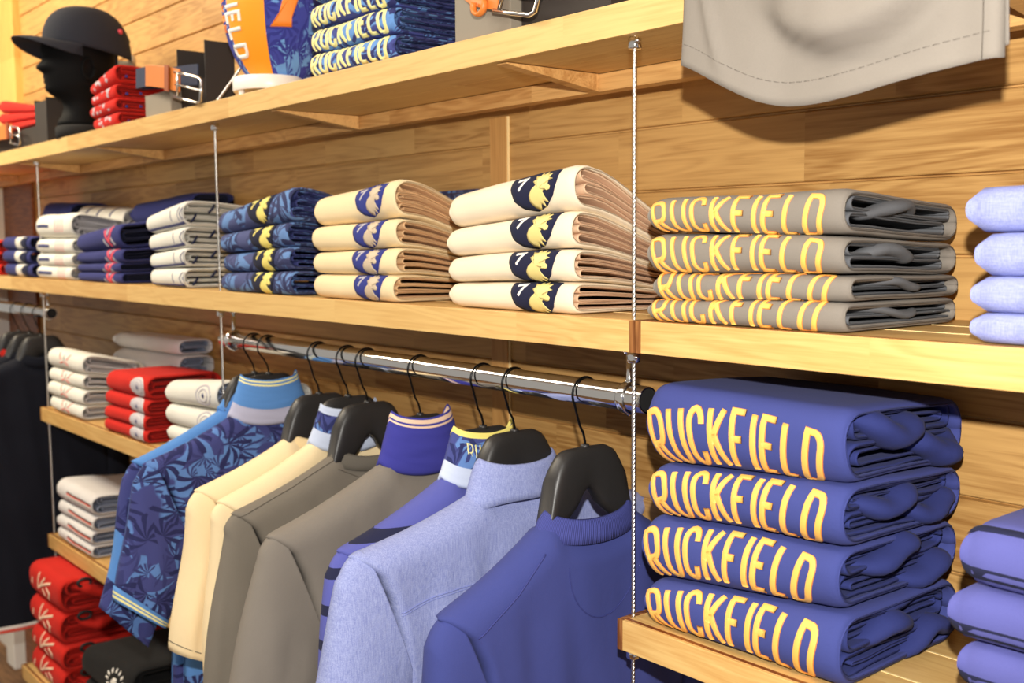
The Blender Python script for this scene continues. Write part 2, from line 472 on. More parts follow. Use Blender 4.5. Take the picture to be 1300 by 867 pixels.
# ------------------------------------------------------------------ folded garments
def cprofile(D, H, rf, n=9, pw=2.3, close=0.):
    """centre-line of a fold: bottom back -> round front -> top back, 2D (y,z)"""
    pts = [(D, 0.)]
    k = 7
    for i in range(1, k): pts.append((lerp(D, rf, i / k), 0.))
    for i in range(2 * n + 1):
        a = -PI / 2 - PI * i / (2 * n)
        c, s = math.cos(a), math.sin(a)
        pts.append((rf + rf * math.copysign(abs(c) ** (2 / pw), c), H / 2 + H / 2 * math.copysign(abs(s) ** (2 / pw), s)))
    for i in range(1, k): pts.append((lerp(rf, D, i / k), H))
    pts.append((D, H))
    if close:
        r = min(H / 2, .03); m = 5
        arc_ = [(D + r * math.sin(PI / 2 * i / m * close), H / 2 - H / 2 * math.cos(PI / 2 * i / m * close)) for i in range(1, m + 1)]
        pts = arc_[::-1] + pts + [(y, H - z) for y, z in arc_]
    return pts

class Fold:
    """one folded garment; x across the front, y into the shelf, z up.  zb/zt give floor and top height over x"""
    def __init__(s, x0, x1, y0, D, zl, zr, shelf, kb, seed, mats, wall=.295):
        s.x0, s.W, s.y0, s.D = x0, x1 - x0, y0, D
        s.zl, s.zr, s.shelf, s.kb, s.seed = zl, zr, shelf, kb, seed
        s.H = ((zl[1] - zl[0]) + (zr[1] - zr[0])) / 2
        s.rf = min(s.H * .55, .036)
        s.mats = mats; s.wall = wall
        s.prof = cprofile(D - .02, s.H, s.rf, close=1.)
        P = s.prof; A = [0.]
        for a, b in zip(P, P[1:]): A.append(A[-1] + math.hypot(b[0] - a[0], b[1] - a[1]))
        mid = A[len(P) // 2]
        s.arc = [a - mid for a in A]
    def warp(s, x, y, z, outer=True):
        """local fold coordinates (x 0..W, y 0..D, z 0..H) -> world"""
        W, H = s.W, s.H
        u = x / W
        rl = .022
        yy = y
        if outer:
            if x < rl:
                k = math.sqrt(max(0., 1 - (1 - max(x, 0) / rl) ** 2))
                z = H / 2 + (z - H / 2) * (.45 + .55 * k); yy = y + (1 - k) * .010 * (1 - smooth(0, .1, y))
            if x > W - .014:
                k = (x - (W - .014)) / .014
                z = H / 2 + (z - H / 2) * (1 - .10 * k * k); yy += .0035 * k * k
        q = z / H
        zb = lerp(s.zl[0], s.zr[0], u); zt = lerp(s.zl[1], s.zr[1], u)
        zz = lerp(zb, zt, q)
        if s.kb >= 0:
            g = lerp(1., s.kb, smooth(.02, s.D, y))
            zz = s.shelf + (zz - s.shelf) * g
        amp = .0022
        zz += amp * nz(x * 9, y * 9, zz * 5, s.seed) * min(1, max(0, (zz - s.shelf) / .03))
        yy += .0045 * nz(x * 7, zz * 16, 3.3, s.seed) * (1 - smooth(0, .12, y))
        return Vector((s.x0 + x + .003 * nz(y * 8, zz * 10, 9.1, s.seed), min(s.y0 + yy, s.wall), max(zz, s.shelf + .0006)))
    def F(s, sx, t, h=0.):
        """surface point of the outer wrap; sx across, t arc length up from the front middle, h off the cloth"""
        A, P = s.arc, s.prof
        t = max(A[0], min(A[-1], t)); i = 0
        while i < len(A) - 2 and A[i + 1] < t: i += 1
        f = (t - A[i]) / (A[i + 1] - A[i] or 1)
        y, z = lerp(P[i][0], P[i + 1][0], f), lerp(P[i][1], P[i + 1][1], f)
        ty, tz = P[i + 1][0] - P[i][0], P[i + 1][1] - P[i][1]; l = math.hypot(ty, tz) or 1
        ny, nzv = -tz / l, ty / l
        return s.warp(max(.001, min(s.W - .001, sx)), y + ny * h, z + nzv * h)
    def sheet(s, mb, prof, th, xa, xb, nx=16, mi=0, outer=False, dy=0., dz=0., ph=0.):
        """C-shaped sheet of cloth of thickness th from xa to xb, beaded ends"""
        n = len(prof); nor = []
        for i in range(n):
            a, b = prof[max(0, i - 1)], prof[min(n - 1, i + 1)]
            l = math.hypot(b[0] - a[0], b[1] - a[1]) or 1; nor.append((-(b[1] - a[1]) / l, (b[0] - a[0]) / l))
        xs = [xa + (xb - xa) * (i / nx) for i in range(nx + 1)]
        e = th * .5
        xs = [xa + .0005] + xs[1:-1] + [xb - e, xb - e * .55, xb - e * .2, xb]
        vs = []; uvs = []; m = 2 * n
        AL = [0.]
        for a, b in zip(prof, prof[1:]): AL.append(AL[-1] + math.hypot(b[0] - a[0], b[1] - a[1]))
        for x in xs:
            k = 1. if x <= xb - e else math.sqrt(max(.02, 1 - ((x - (xb - e)) / e) ** 2))
            for side in (1, -1):
                rng = range(n) if side == 1 else range(n - 1, -1, -1)
                for i in rng:
                    (y, z), (ny, nv) = prof[i], nor[i]
                    o = (0. if side == 1 else -th) if outer else side * th / 2
                    if k < 1:
                        mdl = -th / 2 if outer else 0.
                        o = mdl + (o - mdl) * k
                    big = 2.2 if th > .0052 else 1.
                    xx = x + (0 if outer else .004 * big * nz(y * 14, z * 30, ph, s.seed) * smooth(0, 1, (x - xa) / (xb - xa)))
                    z2 = z + dz
                    if not outer: z2 += .0012 * big * nz(x * 12, y * 16, ph * 3.7, s.seed)
                    vs.append(s.warp(xx, y + dy + ny * o, z2 + nv * o, outer)); uvs.append((s.x0 * 3 + x + (0 if side == 1 else .3), AL[i] + s.seed * .37))
        fs = []
        for a in range(len(xs) - 1):
            for j in range(m):
                j2 = (j + 1) % m
                fs.append((a * m + j, (a + 1) * m + j, (a + 1) * m + j2, a * m + j2))
        b = (len(xs) - 1) * m
        for j in range(n - 1): fs.append((b + j, b + j + 1, b + m - 2 - j, b + m - 1 - j))
        for j in range(n - 1): fs.append((j, m - 1 - j, m - 2 - j, j + 1))
        mb.add(vs, fs, mi, uvs)
    def build(s, name, label, cat, group, body_name='folded_body', loops=2, res=16, deco=None, sleeves=0, mi_in=None, thick=.0048):
        org = (s.x0 + s.W / 2, s.y0 + s.D / 2, lerp(s.zl[0], s.zr[0], .5))
        root = empty(name, org, label, cat, group)
        rr = random.Random(s.seed * 13 + 5)
        mb = MB(); th = thick
        s.sheet(mb, s.prof, th, 0., s.W, res, 0, outer=True)
        o = mb.build(body_name, s.mats[0], root)
        mb = MB()
        # layers wrapped inside, seen from the open side
        z = th; room = s.H - 2 * th
        cuts = [0.] + sorted((i + rr.uniform(-.14, .14)) / loops for i in range(1, loops)) + [1.]
        for i in range(loops):
            h = room * (cuts[i + 1] - cuts[i]); zb = th + room * cuts[i]
            t2 = min(.0042 if thick < .006 else .0062, h * .26)
            fy = rr.uniform(.006, .02) + th
            rf = min(h * .5, .014)
            pr = cprofile(s.D - fy - .012 - rr.uniform(0, .022), max(h - t2 * 1.1, .003), rf, n=5, pw=2., close=.92)
            s.sheet(mb, pr, t2, .03, s.W - rr.uniform(.001, .010), max(6, res // 2), 0, dy=fy, dz=zb + t2 * .55, ph=i * 2.1)
            h3 = h - 3.4 * t2
            if h3 > .0025:
                pr = cprofile(s.D - fy - .035, h3 * .75, min(h3 * .5, .008), n=4, pw=2., close=.9)
                s.sheet(mb, pr, min(.0036, h3 * .45), .03, s.W - rr.uniform(.003, .014), max(6, res // 2), 0, dy=fy + t2 + rr.uniform(.003, .015), dz=zb + h * .5 - h3 * .375, ph=i * 2.1 + 1)
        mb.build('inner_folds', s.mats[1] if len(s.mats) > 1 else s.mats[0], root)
        for k in range(sleeves):
            mb = MB()
            zf = (.62, .3, .45)[k % 3] + rr.uniform(-.08, .08)
            y0, y1 = (.03, .13)[k % 2] + rr.uniform(0, .02), min(s.D - .0, (.16, .245)[k % 2] + rr.uniform(-.01, .01))
            pts = []; rad = []
            for i in range(13):
                f = i / 12
                yy = lerp(y0, y1, f)
                xx = s.W - .026 + .022 * math.sin(f * PI * .85) + .004 * nz(f * 4, k, 0, s.seed)
                zz = s.H * (zf + .14 * math.sin(f * 6 + s.seed) + .1 * nz(f * 3, k, 2., s.seed))
                pts.append(s.warp(xx, yy, zz, False)); rad.append(s.H * .20 * (1 + .25 * nz(f * 5, k * 3.1, 1., s.seed)) * (.25 + .75 * math.sin(min(1, f * 3.2, (1.0001 - f) * 4) * PI / 2)))
            tube(mb, pts, rad, 16, squash=(.85, 1.5), frame=(0, 0, 1))
            mb.build('sleeve', s.mats[1] if len(s.mats) > 1 else s.mats[0], root)
        if deco: deco(s, root)
        return root

ORD = {4: ['topmost', 'second-from-top', 'second-from-bottom', 'bottom'], 3: ['top', 'middle', 'bottom'], 2: ['upper', 'lower'], 5: ['topmost', 'second from the top', 'middle', 'second from the bottom', 'bottom'], 1: ['single']}
def stack(name, what, cat, group, x0, x1, y0, D, shelf, zl, zr, kb, mats, deco=None, seed=0, loops=2, res=16, sleeves=0, jx=.006, jy=.006, body='folded_body', where='', nshow=None, thick=.0048):
    """zl / zr: heights of the boundaries from the top down, at the left and right front corners"""
    n = len(zl) - 1; rr = random.Random(seed + 3); out = []
    for i in range(n):
        k = seed * 10 + i
        f = Fold(x0 + rr.uniform(-jx, jx), x1 + rr.uniform(-jx, jx), y0 + rr.uniform(0, jy), D, (zl[i + 1] + .0006, zl[i] - .0004), (zr[i + 1] + .0006, zr[i] - .0004), shelf, kb, k, mats)
        lab = '%s %s, %s' % (ORD[n][i], what, where)
        d = (lambda F, R, i=i: deco(F, R, i)) if deco else None
        out.append(f.build(name, lab, cat, group, loops=loops, res=res, deco=d, sleeves=sleeves, body_name=body, thick=thick))
    return out

def part(mb, name, mats, root, label=None, smooth=True):
    o = mb.build(name, mats, root, smooth=smooth)
    if label: o['label'] = label
    return o

# --- decorations
def deco_ruck(hgt, w, s0, s1, t0s, arch, mats=('stitch_o', 'stitch_y'), h=.0013, slant=0., fan=0.):
    def d(F, R, i):
        mb = MB(); t0 = t0s[i] if isinstance(t0s, (list, tuple)) else t0s
        word(mb, 'RUCKFIELD', s0, s1, t0, hgt[i] if isinstance(hgt, (list, tuple)) else hgt, w, F.F, arch, True, h, slant, ds=.005, fan=fan)
        part(mb, 'lettering', [M[mats[0]], M[mats[1]]], R, 'embroidered block capitals in yellow edged orange' if mats[0] == 'stitch_o' else 'printed pale yellow block capitals')
    return d
def deco_rooster(s, size, kx, shield, bird, t0s, rim=None, loop=True, seven='pwhite'):
    """crest folded over the front edge: kx half-width across, size half-height"""
    def d(F, R, i):
        t = t0s[i]
        mb = MB(); poly(mb, place(SHIELD, s, t, size, kx / .62), F.F, .0010, 0)
        part(mb, 'crest_patch', M[shield], R, 'dark shield patch')
        mb = MB(); poly(mb, place(ROOSTER, s + kx * .25, t - size * .02, size * .90, kx * 1.15), F.F, .0019, 0, inner=(s + kx * .2, t + size * .05))
        part(mb, 'rooster_emblem', M[bird], R, 'pale gold rooster head')
        mb = MB()
        stroke(mb, place([(-.72, .55), (-.36, .62), (-.62, .10)], s, t, size, kx), size * .07, F.F, .0017, False, .003)
        part(mb, 'numeral', M[seven], R, 'figure 7')
        if loop:
            mb = MB(); q = F.arc[-1] - F.D * .93
            poly(mb, [(F.W - .080, q - .006), (F.W - .016, q - .006), (F.W - .016, q + .01), (F.W - .080, q + .01)], F.F, .001, 0)
            part(mb, 'label', M['black'], R)
    return d

# ------------------------------------------------------------------ the shell of the shop corner
WY = .30          # wall face
XL, XR = -3.56, 2.6
ZF, ZC = -1.72, 1.75
mb = MB()
z = ZF; zs = []
k0 = int(math.floor((ZF - .178) / .1)); k1 = int(math.ceil((ZC - .178) / .1))
for k in range(k0, k1):
    a, b = max(ZF, .178 + k * .1), min(ZC, .178 + (k + 1) * .1)
    if b - a < .01: continue
    g = .0024
    prof = [(WY + .0065, a), (WY + .0065, a + .0011), (WY + .001, a + g), (WY, a + g + .0015), (WY, b - g - .0015), (WY + .001, b - g), (WY + .0065, b - .0011), (WY + .0065, b)]
    vs = [(x, y, zz) for x in (XL, XR) for (y, zz) in prof]
    q = len(prof)
    mb.add(vs, [(j, j + q, j + 1 + q, j + 1) for j in range(q - 1)], 0)
box(mb, XL, XR, WY + .007, WY + .12, ZF, ZC, 0)
w = mb.build('wall_back', [M['wall']], smooth=False); tag(w, 'honey pine plank wall behind the shelves', kind='structure')
mb = MB(); box(mb, -6., XR + .1, -3.2, WY + .12, ZF - .1, ZF); tag(mb.build('floor', M['floor'], smooth=False), 'brown wooden floor under the racks', kind='structure')
mb = MB(); box(mb, -6., XR + .1, -3.2, WY + .12, ZC, ZC + .1); tag(mb.build('ceiling', M['ceil'], smooth=False), 'plain white ceiling over the shop', kind='structure')
# left end: pilaster proud of the planks, panel and white door jamb further on
mb = MB(); box(mb, -3.90, XL, WY - .03, WY + .12, .394, ZC); tag(mb.build('trim_1', M['post'], smooth=False, bevel=.004), 'pale pine post at the left end of the plank wall', kind='structure')
mb = MB(); box(mb, -3.90, XL + .03, WY - .004, WY + .12, ZF, .394); box(mb, -3.50, -3.475, WY - .014, WY, ZF, .36); tag(mb.build('trim_2', M['trimx'], smooth=False, bevel=.003), 'brown wooden panel below the pine post', kind='structure')  # shade below the shelf is put into this panel's brown colour
mb = MB(); box(mb, -4.02, -3.90, WY - .05, WY + .12, ZF, ZC); tag(mb.build('trim_3', M['plaster'], smooth=False, bevel=.004), 'white door jamb at the far left edge', kind='structure')
mb = MB(); box(mb, -6., -4.02, WY, WY + .12, ZF, ZC); tag(mb.build('wall_left', M['plaster'], smooth=False), 'pale wall beyond the door jamb', kind='structure')
# vertical batten in the middle bay
mb = MB(); box(mb, -.655, -.607, WY - .006, WY - .0003, ZF, .328); tag(mb.build('trim_4', M['batten'], smooth=False, bevel=.001), 'flat vertical batten on the plank wall', kind='structure')
mb = MB(); box(mb, -.6065, -.6035, WY - .004, WY - .0003, ZF, .328); tag(mb.build('trim_5', M['seam'], smooth=False), 'thin pale bead beside the vertical batten', kind='structure')

# ------------------------------------------------------------------ shelves
TH = .0405
def shelf(name, x0, x1, y0, z, label, group=None, leftend=True, rightend=True, seams=(.105, .2), back=None, brown=True):
    yb = back if back is not None else WY - .0008
    r = empty(name, ((x0 + x1) / 2, yb, z - TH), label, 'shelf', group)
    e = .009
    xa = x0 + (e if leftend else 0); xb = x1 - (e if rightend else 0)
    mb = MB(); ys = [y0 + .0115] + [y0 + q for q in seams] + [yb]
    for a, b in zip(ys, ys[1:]):
        box(mb, xa, xb, a + .0004, b - .0004, z - TH + .0005, z - .0004)
    mb.build('shelf_board', M['shelf'], r, smooth=False, bevel=.0006)
    mb = MB(); box(mb, xa, xb, y0, y0 + .0112, z - TH, z)
    mb.build('front_edge', M['shelf'], r, smooth=False, bevel=.0008)
    mb = MB(); box(mb, xa, xb, y0 + .0055, y0 + .0116, z - .0015, z + .0003)
    part(mb, 'edge_inlay', M['trimx'] if brown else M['ledger'], r, 'thin brown line along the front edge' if brown else None, False)
    mb = MB()
    for q in seams: box(mb, xa, xb, y0 + q - .0014, y0 + q + .0014, z - .001, z + .0002)
    mb.build('board_joint', M['seam'], r, smooth=False)
    if leftend:
        mb = MB(); box(mb, x0, xa, y0, yb, z - TH, z); part(mb, 'end_strip', M['trim'], r, 'dark end-grain strip', False)
    if rightend:
        mb = MB(); box(mb, xb, x1, y0, yb, z - TH, z); part(mb, 'end_strip', M['trim'], r, 'dark end-grain strip', False)
    return r
ZM, ZT, ZL1, ZL2, ZL3 = 0., .394, -.391, -.781, -1.176
top = shelf('top_shelf', -3.9, 1.2, 0., ZT, 'long pine top shelf holding the cap, belts and ball', leftend=False, brown=False)
shelf('middle_shelf', -3.9, .0, 0., ZM, 'long pine middle shelf under the folded striped, floral and cream shirts', 'pine shelves on the plank wall', leftend=False, brown=False)
shelf('middle_shelf', .0015, 1.22, 0., ZM, 'pine shelf carrying the grey lettered sweatshirts, right of the cable', 'pine shelves on the plank wall')
shelf('lower_shelf', -.029, 1.22, 0., ZL1, 'pine shelf under the royal blue lettered sweatshirts', 'pine shelves on the plank wall')
shelf('lower_shelf', -2.49, -1.20, 0., ZL1, 'pine shelf under the white and red shirts left of the rail', 'pine shelves on the plank wall')
shelf('lower_shelf', -2.475, -1.20, 0., ZL2, 'pine shelf under the white shirts with tricolour lines', 'pine shelves on the plank wall')
shelf('base_shelf', -2.49, 1.22, -.09, ZL3, 'deeper pine base shelf under the red shirts at bottom left', 'pine shelves on the plank wall')
# battens under the top shelf: a ledger set in from the wall and cross rails
mb = MB()
box(mb, -3.85, 1.2, .195, .223, ZT - TH - .027, ZT - TH - .0006)
mb.build('ledger', M['ledger'], top, smooth=False, bevel=.001)
for xc in (-3.30, -2.62, -1.94, -.948, -.262, .42, 1.1):
    mb = MB(); zt_ = ZT - TH - .0006
    mb.add([(x_, y_, z_) for x_ in (xc - .022, xc) for (y_, z_) in ((.012, zt_), (.194, zt_), (.194, zt_ - .0264), (.012, zt_ - .002))], [(0, 1, 2, 3), (7, 6, 5, 4), (0, 3, 7, 4), (1, 5, 6, 2), (0, 4, 5, 1), (3, 2, 6, 7)])
    mb.build('cross_rail', M['ledger'], top, smooth=False, bevel=.001)

# ------------------------------------------------------------------ suspension cables with clamps
def cable(x, label):
    r = empty('suspension_cable', (x, .02, ZF), label, 'cable', 'steel cables holding the shelves')
    mb = MB()
    def twisted(pa, pb, rad=.0026):
        pa, pb = Vector(pa), Vector(pb); L = (pb - pa).length; n = int(L / .0035)
        d = (pb - pa).normalized(); a = d.orthogonal().normalized(); b = d.cross(a)
        for k in range(3):
            pts = []
            for i in range(n + 1):
                ph = i * .0035 / .018 * 2 * PI + k * 2 * PI / 3
                pts.append(pa + d * (L * i / n) + (a * math.cos(ph) + b * math.sin(ph)) * rad * .55)
            tube(mb, pts, rad * .62, 5, cap=False)
    twisted((x, .02, ZF), (x, .02, ZT - TH + .004))
    mb.build('wire_rope', M['satin'], r)
    mb = MB(); twisted((x, .02, ZT - .004), (x, WY - .004, ZT + .36)) 
    mb.build('upper_stay', M['satin'], r)
    def clamp(z, s=1):
        m2 = MB()
        lathe(m2, [(.0078, 0), (.0086, .001), (.0086, .013), (.0070, .0145)], (x, .02, z - .0150), 22)
        m2.add([], [])
        tube(m2, [(x + .006, .016, z - .007), (x + .0145, .011, z - .007)], .0034, 10)
        m2.build('clamp', M['chrome'], r)
    clamp(ZT - TH - .0002)
    clamp(ZM - TH - .0002)
    return r, clamp
cA, k_ = cable(-2.475, 'leftmost steel cable, passing down the left side of the white folded shirts'); k_(ZL1 - TH)
cB, k_ = cable(-1.240, 'steel cable in front of the navy striped shirts, just left of the chrome rail')
cC, k_ = cable(-.020, 'rightmost steel cable, crossing the right end of the chrome rail'); k_(ZL1 - TH)

# ------------------------------------------------------------------ rails
def rail(x0, x1, label, brs):
    yr, zr, rr = .045, -.1070, .0180
    r = empty('clothes_rail', ((x0 + x1) / 2, yr, zr), label, 'clothes rail', 'chrome clothes rails under the middle shelf')
    mb = MB(); n = 32
    vs = []; ri = .0155
    for x in (x0, x0 + .0008, x1 - .0008, x1):
        e = 0 if x in (x0 + .0008, x1 - .0008) else .0006
        for k in range(n): t = 2 * PI * k / n; vs.append((x, yr + (rr - e) * math.cos(t), zr + (rr - e) * math.sin(t)))
    for x in (x1, x0):
        for k in range(n): t = 2 * PI * k / n; vs.append((x, yr + ri * math.cos(t), zr + ri * math.sin(t)))
    fs = []
    for a, b in ((0, 1), (1, 2), (2, 3), (3, 4), (4, 5), (5, 0)):
        for k in range(n): k2 = (k + 1) % n; fs.append((a * n + k, a * n + k2, b * n + k2, b * n + k))
    mb.add(vs, fs); mb.build('tube', M['chrome'], r, auto=40)
    for xe, s in ((x0, 1), (x1, -1)):
        mb = MB(); vs = [(xe + s * .001, yr + ri * math.cos(2 * PI * k / n), zr + ri * math.sin(2 * PI * k / n)) for k in range(n)]
        vs += [(xe + s * .012, y, z) for (_, y, z) in vs[:n]]
        fs = [(k, (k + 1) % n, n + (k + 1) % n, n + k) for k in range(n)] + [tuple(range(n)) if s < 0 else tuple(range(n))[::-1], tuple(range(n, 2 * n))]
        mb.add(vs, fs); part(mb, 'end_cap', M['black'], r, 'black plug', False)
    for xb in brs:
        mb = MB()
        prof = [(-.007, rr + .0004), (-.007, rr + .0028), (-.004, rr + .0042), (.004, rr + .0042), (.007, rr + .0028), (.007, rr + .0004)]
        vs = []; m = 36
        for (dx, q) in prof:
            for k in range(m): t = 2 * PI * k / m; vs.append((xb + dx, yr + q * math.cos(t), zr + q * math.sin(t)))
        fs = []
        for j in range(len(prof)):
            j2 = (j + 1) % len(prof)
            for k in range(m): k2 = (k + 1) % m; fs.append((j * m + k, j * m + k2, j2 * m + k2, j2 * m + k))
        mb.add(vs, fs)
        tube(mb, [(xb, yr, zr + rr + .002), (xb, yr, zr + rr + .008), (xb, yr, -.048)], [.0062, .0042, .0042], 16)
        lathe(mb, [(.0085, 0), (.0085, .005), (.006, .0068)], (xb, yr, -.0478), 20)
        tube(mb, [(xb, yr, zr - rr - .006), (xb, yr, zr - rr - .001)], [.003, .0045], 12)
        mb.build('bracket', M['chrome'], r)
    return r
rail(-1.274, -.018, 'long chrome rail carrying the row of shirts on black hangers', (-1.232, -.052))
rail(-3.72, -2.484, 'short view of a chrome rail at the left edge, over the dark garments', (-3.68, -2.515))

# ------------------------------------------------------------------ hangers
YR, ZRL = .045, -.1065
def hanger(x, label, yaw=0., top=-.178, big=1., G=None):
    """hook over the rail and broad moulded shoulders"""
    r = empty('clothes_hanger', (x, YR, top), label, 'clothes hanger', 'black moulded hangers on the long chrome rail' if x > -2 else 'dark hangers on the left rail')
    mb = MB(); R = .0235; zc = ZRL + .0172 + .0022 - R
    pts = [(0, 0, top - .012), (0, 0, top + .006), (0, -.003, top + .018), (0, -.010, top + .030)]
    for i in range(19):
        a = math.radians(lerp(212, -28, i / 18))
        pts.append((0, R * math.cos(a), zc + R * math.sin(a)))
    tube(mb, [(x + p[0], YR + p[1], p[2]) for p in pts], .00175, 8)
    # ball tip
    p = pts[-1]; tube(mb, [(x, YR + p[1], p[2]), (x, YR + p[1] - .0008, p[2] - .004)], [.0024, .0010], 8)
    mb.build('hook', M['wire'], r)
    mb = MB()
    zt = [(0, 0), (.034, -.0008), (.046, -.005), (.055, -.015), (.070, -.042), (.088, -.072), (.11, -.092), (.15, -.101), (.19, -.122), (.207, -.136), (.213, -.150)]
    zbm = [(0, -.058), (.012, -.066), (.026, -.088), (.05, -.106), (.09, -.122), (.15, -.130), (.19, -.150), (.207, -.158), (.213, -.156)]
    tx = [(0, .0145), (.03, .0165), (.06, .0175), (.11, .0175), (.17, .019), (.2, .017), (.208, .011), (.213, .003)]
    us = [0, .012, .024, .034, .041, .047, .052, .058, .067, .078, .094, .11, .13, .15, .17, .19, .2, .207, .211, .213]
    us = [-u for u in us[:0:-1]] + us
    n = 16; vs = []
    for u in us:
        a = abs(u); zt_, zb_, t_ = top + interp(zt, a), top + interp(zbm, a), interp(tx, a) * big
        if G is not None and a > G.nw * .95:
            gt = G.top(max(a, G.nw)) - .002 - .014 * smooth(G.nw * .95, G.nw + .06, a)
            if zt_ > gt: zb_ = min(zb_, gt - .012 - .02 * (1 - smooth(.15, .21, a))); zt_ = gt
            t_ = min(t_, G.t * .62)
        zm, hz = (zt_ + zb_) / 2, (zt_ - zb_) / 2
        for k in range(n):
            t = 2 * PI * k / n; c, s = math.cos(t), math.sin(t)
            vs.append((x + t_ * math.copysign(abs(c) ** .7, c), YR + u, zm + hz * math.copysign(abs(s) ** .55, s)))
    fs = []
    for i in range(len(us) - 1):
        for k in range(n): k2 = (k + 1) % n; fs.append((i * n + k, i * n + k2, (i + 1) * n + k2, (i + 1) * n + k))
    fs.append(tuple(range(n))[::-1]); fs.append(tuple(range((len(us) - 1) * n, len(us) * n)))
    mb.add(vs, fs)
    tube(mb, [(x, YR, top - .002), (x, YR, top + .003)], [.0075, .0055], 16)
    mb.build('shoulders', M['hanger'], r)
    r.rotation_euler.z = math.radians(yaw)
    return r

